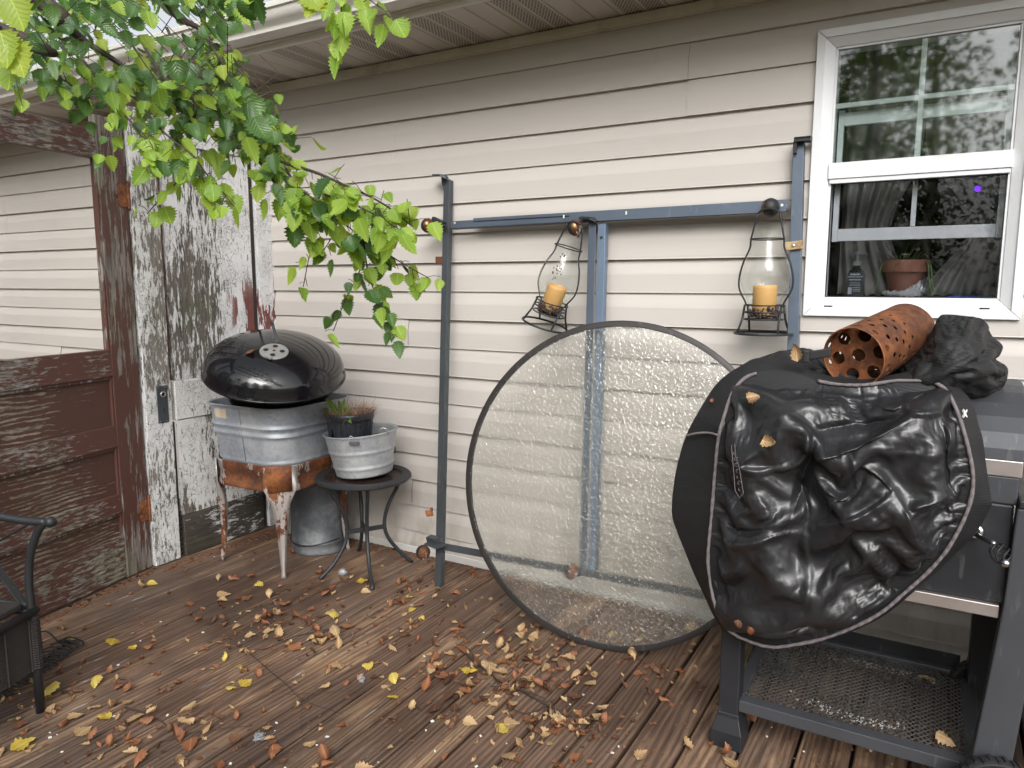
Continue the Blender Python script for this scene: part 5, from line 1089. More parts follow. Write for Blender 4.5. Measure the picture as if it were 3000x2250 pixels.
# bunched cloth on top of the lid
def bundle(outline, ctr_, y0, y1, fl, seed, mat, amp=.02, n=52):
    X, Y, T, RH, Rr_ = polar(outline, ctr_, 240, 3); Tq = np.linspace(-math.pi, math.pi, 240, endpoint=False)
    def gd(n): th_, rh_ = sq2disc(n); R_ = np.interp(th_, np.concatenate([Tq-2*math.pi, Tq, Tq+2*math.pi]), np.concatenate([Rr_]*3)); return ctr_[0]+np.cos(th_)*R_*rh_, ctr_[1]+np.sin(th_)*R_*rh_, rh_
    def pn(n): q = np.zeros((n, n), bool); q[0] = q[-1] = True; q[:, 0] = q[:, -1] = True; return q
    bf = lambda RH: y0+(y1-y0)*RH**3
    X, Y, RH = gd(n); b = bf(RH); e = np.clip((1-RH)/.12, 0, 1); flat = UYn(X.ravel(), Y.ravel(), b.ravel()).reshape(n, n, 3)
    P = UYn(X.ravel(), Y.ravel(), (b-(folds(X, Y, fl)*3.2+.02*(vn(X/55, Y/55, seed)-.5))*e).ravel()).reshape(n, n, 3)
    P = relax(P, pn(n), 1.05, 30, .3, .00002, b-.07*e-.004, b+.07*e+.004, flat); P = up2(P); m = P.shape[0]; X, Y, RH = gd(m)
    P[..., 1] += np.where(pn(m), 0, .0016*(vn(X/14, Y/14, seed+1)-.5)); P = relax(P, pn(m), 1.015, 16, .2, 0, -2, 0, P.copy()); P = up2(P); m = P.shape[0]
    mb = MB(); mb.v = [V3(p) for p in P.reshape(-1, 3)]; mb.f = [(j*m+i, j*m+i+1, (j+1)*m+i+1, (j+1)*m+i) for j in range(m-1) for i in range(m-1)]
    mb.build('bunched_cloth', mat, CV, smooth=True, solid=.002)
bundle([(1560, 850), (1548, 832), (1600, 792), (1650, 770), (1700, 757), (1752, 756), (1800, 790), (1850, 806), (1960, 800), (2010, 810), (1990, 850), (1900, 870), (1780, 860), (1660, 850)], (1790, 810), -.74, -.6, [([(430, 440), (560, 380), (760, 340)], 20, 30, .4), ([(300, 420), (450, 320), (600, 260)], 12, 40, .4)], 21, M['vinm'], .012)
bundle([(1880, 856), (1925, 806), (1990, 745), (2015, 712), (2030, 684), (2045, 680), (2075, 682), (2105, 686), (2124, 692), (2142, 725), (2163, 752), (2150, 775), (2176, 795), (2170, 830), (2150, 848), (2110, 862), (2068, 876), (2040, 880), (2000, 872), (1940, 868)], (2050, 790), -.80, -.60,
 [([(1000, 420), (1150, 330), (1300, 270), (1400, 210)], 34, 40, .5), ([(1215, 110), (1190, 200), (1170, 320)], 18, 26, 0), ([(1300, 110), (1370, 200), (1370, 260)], 30, 26, .6), ([(1420, 130), (1370, 250), (1300, 330), (1200, 400)], -34, 30, .2), ([(1430, 140), (1480, 250), (1400, 300), (1270, 430)], 34, 30, .5), ([(1380, 340), (1450, 310), (1508, 340)], 22, 22, .4), ([(1260, 440), (1400, 420), (1480, 400)], -18, 24, 0), ([(1400, 400), (1500, 350)], -20, 18, 0)], 33, M['vinm'], .022)
# small side seam, strap and embossed patch on the lining
mb = MB(); sm = [V3(UY(x, y, d)) for x, y, d in ((1484, 941, -.822), (1505, 936, -.836), (1530, 935, -.848), (1550, 940, -.874))]; mb.tube(bez(sm, 6), .0032, 6); mb.build('side_seam', M['hem'], CV, smooth=True)
em = [UY(x, y, -.955) for x, y in ((1580, 962), (1587, 959), (1589, 985), (1597, 1010), (1606, 1066), (1598, 1076), (1588, 1060), (1584, 1010))]
mb = MB(); mb.tube(em, .0009, 4, True); rr = random.Random(8)
for k in range(7):
    c = UY(1588+k*1.8, 978+k*13, -.956); mb.tube(circ(c, .0035+.0012*rr.random(), (1, 0, .2), (0, 0, 1), 9, rr.uniform(0, 3), rr.uniform(4, 6), False), .0007, 3)
mb.build('emblem', M['hem'], CV)
mb = MB(); mb.grid(lambda u, v: UY(2084+9*(u-.5)*(1+.3*math.sin(v*9)), 893+16*(v-.5)*(1+.3*math.sin(u*7)), -.862-.002*math.sin(3.14*u)), 8, 8); mb.build('white_dropping', M['paper'], CV, smooth=True)
mb = MB(); mb.obox(UY(1768, 765, -.80), V3((.028, 0, .006)), V3((0, .004, 0)), V3((0, 0, .011))); mb.obox(UY(1742, 770, -.805), V3((.007, 0, .0)), V3((0, .008, 0)), V3((0, 0, .015))); mb.build('strap_buckle', M['rubber'], CV, bevel=.003)
# ------------------------------------------------------------------ rusty perforated cylinder on top
f0 = CAM+ray(1843, 773)*1.76; RD = .0735; LN = .28; d2 = 1.8
while (CAM+ray(1957, 716)*d2-f0).length < LN: d2 += .002
d_ = (CAM+ray(1957, 716)*d2-f0).normalized()
RC = thing('charcoal_starter', tuple(f0), 'rusty perforated steel cylinder lying on the bunched black cover below the window', 'charcoal starter')
MC = frameM(f0, d_, (0, 0, 1)); mb = MB(); NU, NV = 300, 190
def hol(u, v):
    a = u*2*math.pi; s = a*RD; z = v*LN
    for row, (z0, n, rr, off) in enumerate(((.022, 10, .0075, 0), (.05, 10, .0068, .5), (.078, 11, .0062, 0), (.104, 12, .0056, .5), (.128, 12, .005, 0), (.152, 12, .0046, .5))):
        st = 2*math.pi/n; k = round((a-off*st)/st); da = (a-(k+off)*st)*RD
        if da*da+(z-z0)**2 < rr*rr: return True
    return False
cells = []
for j in range(NV):
    for i in range(NU):
        if not hol((i+.5)/NU, (j+.5)/NV): cells.append((j*NU+i, j*NU+(i+1) % NU, (j+1)*NU+(i+1) % NU, (j+1)*NU+i))
mb.v = [MC @ V3((RD*math.cos(6.2831853*i/NU)*(1+.01*NZ.noise((i*.02, j*.02, 0))), RD*math.sin(6.2831853*i/NU), LN*j/NV)) for j in range(NV+1) for i in range(NU)]; mb.f = cells
mb.build('shell', M['rust'], RC, smooth=True, solid=.0022)
mb = MB(); hs = [(0, 0)]+[(.052*math.cos(a), .052*math.sin(a)) for a in [R(60*k+18) for k in range(6)]]; N = 120; vs = {}; V_ = []; F_ = []
for j in range(N):
    for i in range(N):
        x = (-1+2*(i+.5)/N)*RD; y = (-1+2*(j+.5)/N)*RD
        if x*x+y*y > (RD*.985)**2 or any((x-a)**2+(y-b)**2 < .016**2 for a, b in hs): continue
        q = []
        for a, b in ((0, 0), (1, 0), (1, 1), (0, 1)):
            kk = (i+a, j+b)
            if kk not in vs: vs[kk] = len(V_); V_.append(MC @ V3(((-1+2*kk[0]/N)*RD, (-1+2*kk[1]/N)*RD, .028)))
            q.append(vs[kk])
        F_.append(tuple(q))
mb.add(V_, F_); mb.build('grate_plate', M['rustb'], RC, solid=.002)
mb = MB(); mb.tube([MC @ V3((RD*math.cos(a), RD*math.sin(a), 0)) for a in [6.2832*i/80 for i in range(80)]], .0019, 6, True); mb.build('rolled_edge', M['rustb'], RC, smooth=True)
mb = MB(); mb.lathe([(0, LN-.002), (RD*.99, LN-.002)], 60, MC); mb.build('end_plate', M['rust'], RC)
# ------------------------------------------------------------------ leaves
def leaf_shape(L, W, fold=.25, curl=0., roll=0., ser=.12, n=13, hook=0., seed=0):
    """a birch leaf along +y from the stalk: rows of left edge, midrib, right edge"""
    rs = random.Random(seed); vs = []; uv = []; ja = rs.uniform(-.3, .3)
    for k in range(n+1):
        t = k/n; w = W*(math.sin(math.pi*t**.62)**.85 if 0 < t < 1 else 0)*(1-.25*t); w = max(w, .0004)
        s = 1+ser*(1 if k % 2 else -1)*(0 < k < n)
        a = curl*t*t; y = L*(math.sin(a)/a if a > .01 else 1)*t if a > .01 else L*t; z = L*t*(1-math.cos(a))/a if a > .01 else 0; z += hook*L*max(0, t-.6)**2
        for sx in (-1, -.55, 0, .55, 1):
            ww = w*s*abs(sx) if abs(sx) == 1 else w*abs(sx); r = roll*abs(sx)*(1+ja*sx)*(.6+.6*t)
            if r > .01: x = ww*math.sin(r)/r; zz = ww*(1-math.cos(r))/r
            else: x = ww; zz = 0
            zz += fold*ww*.5*abs(sx); vs.append(V3((math.copysign(x, sx) if sx else 0, y, z+zz+.0015*math.sin(k*1.3+sx*2)))); uv.append((.5+.45*sx*w/W, t))
    fs = [(5*k+i, 5*k+i+1, 5*k+i+6, 5*k+i+5) for k in range(n) for i in range(4)]
    return vs, fs, uv
def stalk(vs, fs, uv, L, lift):
    n = len(vs); r = .0006
    for k in range(4):
        t = k/3; c = V3((0, -L*t, lift*t*t)); 
        for a in range(3): vs.append(c+V3((r*math.cos(a*2.1), 0, r*math.sin(a*2.1)))); uv.append((.5, 0))
    for k in range(3):
        for a in range(3): fs.append((n+k*3+a, n+k*3+(a+1) % 3, n+k*3+3+(a+1) % 3, n+k*3+3+a))
class LM:                        # many leaves in one foliage mesh
    def __init__(s): s.v = []; s.f = []; s.uv = []; s.lf = []
    def put(s, shp, Mx, r):
        vs, fs, uv = shp; n = len(s.v); s.v += [Mx @ p for p in vs]; s.f += [tuple(i+n for i in q) for q in fs]; s.uv += uv; s.lf += [r]*len(vs)
    def build(s, name, mat, parent):
        mb = MB(); mb.v, mb.f, mb.uv = s.v, s.f, s.uv; o = mb.build(name, mat, parent, smooth=True)
        at = o.data.attributes.new('lf', 'FLOAT', 'POINT'); at.data.foreach_set('value', s.lf); return o
GRN = []
for q in range(10):
    sh = leaf_shape(1, .36+.05*(q % 3), .15+.08*(q % 4), [.2, .5, .9][q % 3], [.2, .5, .8, .3][q % 4], .17, 15, 0, q); stalk(*sh, .3, -.05); GRN.append(sh)
tr_ = random.Random(21)
TP = V3((-4.75, -2.35, -.45)); TREE = thing('birch_tree', tuple(TP), 'birch tree whose leafy green branches hang into the upper left of the picture', 'tree')
mb = MB(); mb.tube(bez([TP, TP+V3((.05, .05, 1.2)), TP+V3((.0, .1, 2.6)), TP+V3((.15, .25, 4.2)), TP+V3((.1, .4, 6))], 6), [.14-.0042*i for i in range(25)], 14); mb.build('trunk', M['trunk'], TREE, smooth=True)
LG, LD, LYY = LM(), LM(), LM(); BR = MB()
def at_(x, y, d): return UY(x, y, d)
def leafat(p, size, out, light, droop=.75):
    """one leaf at p hanging along `out` mixed with straight down, its face mostly to the camera and the sky"""
    a = (out*(1-droop)+V3((0, 0, -1))*droop+V3((tr_.gauss(0, .28), tr_.gauss(0, .28), tr_.gauss(0, .2)))).normalized()
    nn = (CAM-p).normalized()*.75+V3((0, 0, .75))+V3((tr_.gauss(0, .42), tr_.gauss(0, .42), tr_.gauss(0, .42))); nn = (nn-a*nn.dot(a)).normalized(); xx = a.cross(nn)
    Mx = Matrix(((xx.x, a.x, nn.x, p.x), (xx.y, a.y, nn.y, p.y), (xx.z, a.z, nn.z, p.z), (0, 0, 0, 1))) @ Matrix.Translation((0, .2*size, 0)) @ Matrix.Scale(size, 4)
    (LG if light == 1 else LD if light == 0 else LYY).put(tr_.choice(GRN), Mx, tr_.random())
def gap(x, y): return 1.7*math.exp(-(((x-235)/66)**2+((y-85)/34)**2))+1.5*math.exp(-(((x-345)/46)**2+((y-40)/40)**2))+.7*math.exp(-(((x-150)/34)**2+((y-20)/20)**2))+.6*math.exp(-(((x-430)/30)**2+((y-35)/24)**2))+.6*math.exp(-(((x-10)/30)**2+((y-130)/30)**2))
def spray(pts, n, size, lightp, r0=.004, spread=.03, ydep=None):
    P = [at_(x, y, d) for x, y, d in pts]; cv = bez(P, 8); BR.tube(cv, [max(.0011, r0*(1-.8*i/len(cv))) for i in range(len(cv))], 6)
    n = int(n*1.18)
    for i in range(n):
        t = (i+tr_.random())/n*(len(cv)-1); xa_ = pts[min(int(t/8), len(pts)-1)]
        if tr_.random() < gap(xa_[0], xa_[1])*1.2: continue
        k = min(int(t), len(cv)-2); p = cv[k].lerp(cv[k+1], t-k); d = (cv[k+1]-cv[k]).normalized()
        sd = V3((tr_.gauss(0, 1), tr_.gauss(0, 1), tr_.gauss(-.2, .7))).normalized(); q = p+sd*tr_.uniform(.3, 1)*spread
        if (q-p).length > .012: BR.tube([p, p.lerp(q, .5)+V3((0, 0, .003)), q], .0008, 4, caps=False)
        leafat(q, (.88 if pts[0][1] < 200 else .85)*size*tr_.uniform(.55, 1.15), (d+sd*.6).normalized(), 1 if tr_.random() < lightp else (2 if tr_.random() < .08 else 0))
Y0 = -1.38
spray([(120, 40, -1.5), (200, 100, -1.45), (262, 140, -1.4), (330, 190, Y0), (400, 240, Y0), (460, 290, Y0)], 60, .06, .25, .011, .09)
spray([(460, 290, Y0), (520, 322, Y0), (600, 348, -1.4), (680, 372, -1.42), (740, 398, -1.42), (800, 425, -1.45), (850, 455, -1.45), (886, 486, -1.45)], 60, .062, .8, .006, .055)
spray([(610, 350, -1.4), (640, 400, -1.42), (690, 440, -1.44), (740, 480, -1.44), (790, 520, -1.44)], 38, .062, .62, .004, .05)
spray([(560, 350, -1.42), (600, 400, -1.44), (640, 430, -1.46), (650, 470, -1.46)], 26, .064, .85, .003, .05)
spray([(700, 420, -1.44), (760, 440, -1.45), (820, 470, -1.47), (870, 500, -1.48)], 22, .06, .7, .003, .045)
spray([(780, 480, -1.44), (800, 520, -1.42), (840, 550, -1.42), (880, 575, -1.42), (925, 600, -1.42)], 16, .052, .6, .0025, .035)
spray([(785, 500, -1.44), (790, 560, -1.42), (805, 620, -1.42), (830, 670, -1.42), (850, 728, -1.42)], 22, .052, .45, .0025, .03)
spray([(788, 560, -1.4), (770, 600, -1.4), (745, 650, -1.4), (720, 715, -1.4)], 9, .052, .7, .0018, .03)
spray([(690, 470, -1.44), (680, 520, -1.42), (668, 555, -1.42), (655, 620, -1.42)], 9, .055, .75, .0018, .035)
spray([(640, 430, -1.44), (700, 460, -1.42), (720, 500, -1.42), (700, 540, -1.42)], 8, .055, .5, .002, .03)
spray([(262, 140, -1.4), (290, 200, -1.5), (330, 260, -1.6), (370, 300, -1.62), (420, 340, -1.62), (440, 390, -1.62)], 30, .056, .6, .004, .05)
spray([(270, 250, -1.62), (310, 290, -1.64), (330, 320, -1.64), (330, 350, -1.64)], 14, .056, .9, .002, .035)
spray([(400, 345, -1.6), (380, 395, -1.6), (345, 430, -1.6), (318, 462, -1.6)], 9, .052, .95, .0018, .03)
spray([(420, 340, -1.62), (450, 380, -1.6), (470, 400, -1.6), (505, 445, -1.6)], 16, .054, .9, .002, .04)
spray([(262, 140, -1.4), (255, 200, -1.5), (240, 260, -1.6), (232, 300, -1.6), (228, 325, -1.6)], 12, .05, .5, .002, .035)
spray([(430, 60, Y0), (470, 120, Y0), (510, 180, Y0), (555, 235, Y0), (590, 280, Y0), (612, 310, Y0)], 95, .052, .35, .004, .075)
spray([(360, 60, Y0), (400, 140, Y0), (450, 200, Y0), (490, 260, Y0), (520, 300, Y0)], 70, .054, .3, .004, .08)
spray([(380, 30, -1.3), (440, 70, -1.3), (465, 100, -1.3), (490, 140, -1.3)], 18, .048, .15, .003, .04)
spray([(300, 80, -1.4), (340, 150, -1.4), (380, 210, -1.4), (430, 270, -1.4)], 44, .054, .4, .004, .08)
spray([(60, 110, -1.6), (110, 150, -1.6), (160, 190, -1.6), (200, 215, -1.6)], 22, .056, .45, .003, .06)
spray([(180, 130, -1.6), (210, 170, -1.6), (240, 220, -1.6)], 16, .056, .55, .003, .05)
spray([(20, 100, -1.7), (30, 150, -1.7), (38, 190, -1.7), (48, 228, -1.7)], 5, .045, .3, .0016, .02)
spray([(735, -40, -1.75), (738, 10, -1.75), (732, 60, -1.75), (735, 112, -1.75)], 11, .05, .9, .0016, .024)
spray([(770, -40, -1.75), (800, 0, -1.75), (830, 22, -1.75), (850, 44, -1.75)], 6, .05, .95, .0014, .02)
# limbs from the trunk to the sprays
def limb(pts, r0, r1):
    cv = bez(pts, 8); m = len(cv); mb = MB(); mb.tube(cv, [r0+(r1-r0)*i/(m-1) for i in range(m)], 10); mb.build('branch', M['bark'], TREE, smooth=True)
limb([TP+V3((.02, .1, 2.9)), V3((-4.2, -1.95, 3.1)), V3((-3.7, -1.7, 3.0)), at_(60, -20, -1.55), at_(120, 40, -1.5), at_(170, 78, -1.46)], .045, .011)
limb([TP+V3((.0, .1, 2.6)), V3((-4.2, -2.0, 2.75)), at_(0, 60, -1.7), at_(60, 110, -1.6)], .03, .005)
limb([TP+V3((.05, .15, 3.4)), V3((-3.6, -1.8, 3.7)), at_(250, -180, -1.5), at_(330, -60, -1.42), at_(380, 30, -1.35), at_(430, 60, Y0)], .035, .006)
limb([TP+V3((.1, .2, 3.9)), V3((-3, -1.9, 4.1)), V3((-1.9, -1.8, 3.6)), at_(700, -420, -1.75), at_(728, -180, -1.75), at_(735, -40, -1.75)], .008, .001)
limb([at_(728, -180, -1.75), at_(752, -100, -1.75), at_(770, -40, -1.75)], .002, .001)
# dense hanging mass, upper left; holes let the sky through
def inpoly(x, y, P):
    c = False
    for i in range(len(P)):
        (x1, y1), (x2, y2) = P[i], P[i-1]
        if (y1 > y) != (y2 > y) and x < (x2-x1)*(y-y1)/(y2-y1)+x1: c = not c
    return c
PA = [(-60, -60), (560, -60), (530, 20), (470, 45), (440, 70), (455, 100), (490, 150), (560, 200), (590, 250), (560, 285), (480, 290), (400, 275), (350, 230), (300, 190), (250, 215), (200, 200), (120, 180), (60, 150), (0, 160), (-60, 190)]
def gap(x, y): return 1.6*math.exp(-(((x-235)/62)**2+((y-85)/34)**2))+1.4*math.exp(-(((x-345)/44)**2+((y-40)/38)**2))+.5*math.exp(-(((x-150)/30)**2+((y-20)/18)**2))+.4*math.exp(-(((x-430)/30)**2+((y-35)/22)**2))+.5*math.exp(-(((x-10)/30)**2+((y-130)/30)**2))
n_ = 0
while n_ < 440:
    x, y = tr_.uniform(-60, 580), tr_.uniform(-60, 330)
    if not inpoly(x, y, PA) or tr_.random() < gap(x, y)*1.15: continue
    if y > 130 and tr_.random() < .45: continue
    if NZ.noise((x*.02, y*.02, 8)) < -.32: continue
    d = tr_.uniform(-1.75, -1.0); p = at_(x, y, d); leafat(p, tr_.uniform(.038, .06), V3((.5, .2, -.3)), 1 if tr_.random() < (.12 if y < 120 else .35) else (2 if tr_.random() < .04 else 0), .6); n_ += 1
    if n_ % 3 == 0: q = p+V3((tr_.gauss(0, .05), tr_.gauss(0, .05), tr_.uniform(.02, .09))); BR.tube([p, q, q+V3((-.05, 0, .04))], .0011, 4, caps=False)
# the crown above the roof, farther away
n_ = 0
while n_ < 800:
    x, y = tr_.uniform(-60, 640), tr_.uniform(-120, 190)
    if y > 175-.32*x or tr_.random() < gap(x, y)*.97 or NZ.noise((x*.016, y*.02, 2)) < -.12: continue
    p = CAM+ray(x, y)*tr_.uniform(3.6, 5.2)
    if p.z < 2.75: continue
    leafat(p, tr_.uniform(.045, .075), V3((.4, .2, -.2)), 1 if tr_.random() < .25 else 0, .5); n_ += 1
    if n_ % 4 == 0: q = p+V3((tr_.gauss(0, .12), tr_.gauss(0, .12), tr_.uniform(.02, .12))); BR.tube([p, q], .003, 4, caps=False)
# the three big leaves close to the lens and the pale ones at the top edge
def near(x, y, dep, size, ang, L_):
    p = CAM+ray(x, y)*dep; a = (-_u*math.cos(ang)+_r*math.sin(ang)).normalized(); nn = (-_f*.9+_u*.35).normalized(); nn = (nn-a*nn.dot(a)).normalized(); xx = a.cross(nn)
    Mx = Matrix(((xx.x, a.x, nn.x, p.x), (xx.y, a.y, nn.y, p.y), (xx.z, a.z, nn.z, p.z), (0, 0, 0, 1))) @ Matrix.Scale(size, 4); L_.put(GRN[1], Mx, tr_.random())
near(0, 66, .95, .062, .3, LYY); near(22, 92, .95, .062, .45, LYY); near(12, 112, .98, .062, .2, LG); near(18, -14, .7, .05, .45, LYY); near(655, -26, .8, .045, .7, LYY); near(690, -22, .8, .04, -.3, LYY)
BR.tube([CAM+ray(0, 60)*.95, CAM+ray(-60, 20)*.97, CAM+ray(-200, -60)*1.2, V3((-2.6, -2.2, 2.5)), TP+V3((.0, .1, 2.7))], .003, 6); BR.tube([CAM+ray(660, -26)*.8, CAM+ray(640, -120)*.8, CAM+ray(400, -300)*1.2, V3((-3, -1.9, 4.1))], .003, 6); BR.tube([CAM+ray(18, -14)*.7, CAM+ray(-40, -120)*.8, V3((-2.6, -2.2, 2.5))], .002, 6)
BR.build('twig', M['bark'], TREE); LD.build('foliage', M['green_shaded'], TREE)['label'] = 'leaves coloured darker for shade'; LG.build('foliage', M['green'], TREE)['label'] = 'bright green leaves'; LYY.build('foliage', M['greeny'], TREE)['label'] = 'pale yellow green leaves'

# ------------------------------------------------------------------ woodland round the yard behind the camera: it shows in the glass, the lid and the window
wr_ = random.Random(4); WL_ = LM(); WT = MB()
CL = leaf_shape(1, .45, .3, .5, .5, .1, 3, 0, 3); CL = ([p for i, p in enumerate(CL[0]) if i % 5 in (0, 2, 4)], [(3*k+i, 3*k+i+1, 3*k+i+4, 3*k+i+3) for k in range(3) for i in range(2)], [p for i, p in enumerate(CL[2]) if i % 5 in (0, 2, 4)])
for t in range(26):
    a = wr_.uniform(R(178), R(312)); rad = wr_.uniform(9, 17); cx, cy_ = rad*math.cos(a), -3+rad*math.sin(a)
    if cy_ > -5.5: continue
    Hh = wr_.uniform(5.5, 10); WT.tube([V3((cx, cy_, -.45)), V3((cx+.2, cy_, Hh*.5)), V3((cx, cy_, Hh*.9))], [.16, .11, .03], 8)
    for i in range(3200):
        v = wr_.random(); z = .6+(Hh-.6)*v; rr = 1.9*math.sin(math.pi*min(1, .18+.82*v))**.6*math.sqrt(wr_.random()); b = wr_.uniform(0, 6.28)
        e = Quaternion(V3((wr_.gauss(0, 1), wr_.gauss(0, 1), wr_.gauss(0, 1))).normalized(), wr_.uniform(0, 6.28)).to_matrix().to_4x4()
        WL_.put(CL, Matrix.Translation((cx+rr*math.cos(b), cy_+rr*math.sin(b), z)) @ e @ Matrix.Scale(wr_.uniform(.09, .19), 4), wr_.random())
mbw = MB(); mbw.v, mbw.f, mbw.uv = WL_.v, WL_.f, WL_.uv; wo = mbw.build('woodland', M['wood_far'], smooth=True, loc=(0, -12, -.45)); tag(wo, 'leafy woodland across the yard, seen mirrored in the window and the kettle lid', 'woodland', None, 'stuff')
WT.build('trunks', M['trunk'], wo)

# ------------------------------------------------------------------ fallen leaves: one mesh per kind and colour, then copies
DRY = []
specs = [(1., .42, .3, .3, .6), (1., .38, .5, 1.2, 1.6), (1., .4, .2, .6, 2.4), (1., .36, .6, 1.8, .8), (.9, .46, .1, .25, .3), (1., .4, .4, 2.3, 1.9), (1., .42, .2, .15, 1.1), (1.05, .35, .7, .9, 2.9)]
cols = (('lf_tan', 'tan'), ('lf_rust', 'russet'), ('lf_dark', 'dark brown'), ('lf_yel', 'yellow'))
proto = {}
def drymesh(q, flip, ci):
    key = (q, flip, ci)
    if key in proto: return proto[key]
    L, Wd, fo, cu, ro = specs[q]; vs, fs, uv = leaf_shape(L, Wd, fo, cu, ro, .15, 11, .2, q+30); stalk(vs, fs, uv, .28, .1)
    rr = random.Random(q*7+flip); e = Matrix.Rotation(rr.gauss(0, .25)+(math.pi if flip else 0), 4, 'Y') @ Matrix.Rotation(rr.gauss(0, .18), 4, 'X'); vs = [e @ p for p in vs]
    for i, p in enumerate(vs): p.z += .1*NZ.noise(p*3.5+V3((q, 0, 0)))
    mz = sorted(p.z for p in vs)[3]; cxm = sum(p.y for p in vs)/len(vs); vs = [p-V3((0, cxm, mz)) for p in vs]
    me = bpy.data.meshes.new('fallen_leaf'); me.from_pydata([tuple(p) for p in vs], [], fs); l = me.uv_layers.new(name='UVMap')
    for lp in me.loops: l.data[lp.index].uv = uv[lp.vertex_index]
    me.polygons.foreach_set('use_smooth', [True]*len(me.polygons)); me.materials.append(M[cols[ci][0]]); proto[key] = me; return me
def region(x, y):
    if x < -2.45 and y < -1.15: return 'near the patio chair'
    if y > -.5 and x < -1.9: return 'round the feet of the side table and tub stand'
    if x < -2.3: return 'along the foot of the maroon door'
    if x > -.62 and y < -1.25: return 'at the front edge left of the grill'
    if x > -.62: return 'on the boards round the grill legs'
    if -1.75 < x < -.95 and y < -1.0: return 'in the loose heap in the middle of the deck'
    if x > -1.75 and y > -.45: return 'close to the wall beside the round glass'
    if x > -1.75 and y > -.8: return 'just in front of the round glass'
    if x > -1.3: return 'below the bottom of the round glass'
    if x > -1.75: return 'on the boards above the leaf heap'
    if x < -2.05 and y < -.9: return 'on the boards right of the patio chair'
    if y > -.95: return 'left of the thin steel rail foot'
    return 'on the open boards at the front of the deck'
lr = random.Random(77); placed = []
def fallen(p, ci, size=None, q=None, label=None, group=None, rot=None, up=None):
    q = lr.randrange(8) if q is None else q; flip = lr.random() < .4; me = drymesh(q, int(flip), ci)
    o = bpy.data.objects.new('fallen_leaf', me); COL.objects.link(o); s = size or lr.uniform(.033, .06)
    o.scale = (s, s, s); o.location = p; e = Quaternion((0, 0, 1), lr.uniform(0, 6.28) if rot is None else rot)
    if up is not None: e = V3((0, 0, 1)).rotation_difference(V3(up)) @ e
    o.rotation_mode = 'QUATERNION'; o.rotation_quaternion = e
    c = cols[ci][1]; rg = region(p[0], p[1]); fm = ('cupped', 'curled', 'tightly rolled', 'bent over', 'flat', 'crumpled', 'nearly flat', 'loosely rolled')[q]
    sz = 'small ' if s < .042 else ('large ' if s > .051 else '')
    o['label'] = label or (sz+'%s %s leaf %s' % (fm, c, rg)); o['category'] = 'leaf'; o['group'] = group or 'dry birch leaves fallen on the deck'; return o
YEL = [((1016, 1454), .075, 'bright yellow leaf, the largest, in the middle of the leaf heap'), ((720, 1334), .06, 'bright yellow leaf lying alone in front of the side table'), ((244, 1388), .055, 'yellow leaf alone on the boards right of the patio chair'), ((530, 1478), .055, 'pale yellow standing leaf left of the leaf heap'),
       ((498, 1487), .04, 'small yellow leaf beside the pale standing one'), ((796, 1440), .045, 'orange yellow leaf on the boards above a scrap of fluff'), ((850, 1508), .04, 'small yellow leaf below two others, left of the leaf heap'), ((890, 1318), .04, 'yellow leaf between the side table and the rail foot'), ((911, 1336), .03, 'smallest yellow leaf near the rail foot'),
       ((885, 1290), .04, 'orange yellow leaf just left of the rail foot'), ((1085, 1576), .055, 'yellow leaf at the front edge below the leaf heap'), ((780, 1257), .055, 'long pale yellow leaf between the legs of the side table'), ((327, 1262), .05, 'amber leaf at the foot of the white door'), ((205, 1478), .05, 'pale yellow leaf right of the chair foot'), ((106, 1500), .075, 'cream yellow leaf lying behind the chair foot'), ((44, 1612), .07, 'curled yellow leaf in the lower left corner'), ((560, 1263), .045, 'pale green yellow leaf in front of the tub stand'), ((228, 1550), .05, 'yellow leaf with brown edge at the lower left'), ((848, 1470), .045, 'yellow leaf beside the heap near a dark twig')]
for (x, y), s, lab in YEL: p = UZ(x, y, .004); placed.append(p); fallen(p, 3, s, lr.choice((0, 4, 6, 4)), lab, 'dry birch leaves fallen on the deck')
def addl(x, y, w=(5, 6, 3, .35), sz=None):
    p = UZ(x, y, .003)
    if p.y > -.05 or p.x < -2.98 or p.y < -2.1 or p.x > .2: return False
    if p.x < -2.88+.2*(p.y+.9)*-1 and p.y < -.8: return False
    if any((p-o).length < .026 for o in placed): p = p+V3((0, 0, .008)) if lr.random() < .35 else None
    if p is None: return False
    placed.append(p); fallen(p, lr.choices(range(4), w)[0], sz); return True
tot = 300-len(YEL)-9; cnt = 0
CLU = [(1090, 1490, 90, 36, 46, (6, 3, 7, .2)), (1170, 1440, 60, 22, 12, (3, 6, 3, .1)), (1235, 1570, 50, 18, 12, (7, 2, 1, 0)), (330, 1560, 70, 40, 17, (7, 5, 1, .6)), (590, 1330, 90, 22, 24, (4, 7, 3, .2)), (900, 1300, 110, 35, 20, (3, 6, 4, .2)), (620, 1390, 110, 32, 20, (5, 6, 2, .2)), (1180, 1385, 60, 20, 8, (3, 6, 2, 0)), (1420, 1440, 60, 30, 8, (6, 5, 2, 0)), (70, 1500, 60, 30, 7, (6, 4, 1, .3)), (960, 1420, 90, 40, 14, (6, 4, 3, 0))]
for cx, cyy, sx, sy, n, w in CLU:
    k = 0
    for _ in range(n*6):
        if k >= n: break
        if addl(lr.gauss(cx, sx), lr.gauss(cyy, sy), w): k += 1; cnt += 1
while cnt < tot:
    x, y = lr.uniform(-20, 1640), lr.uniform(1150, 1680)
    if addl(x, y, (6, 6, 2, .15)): cnt += 1
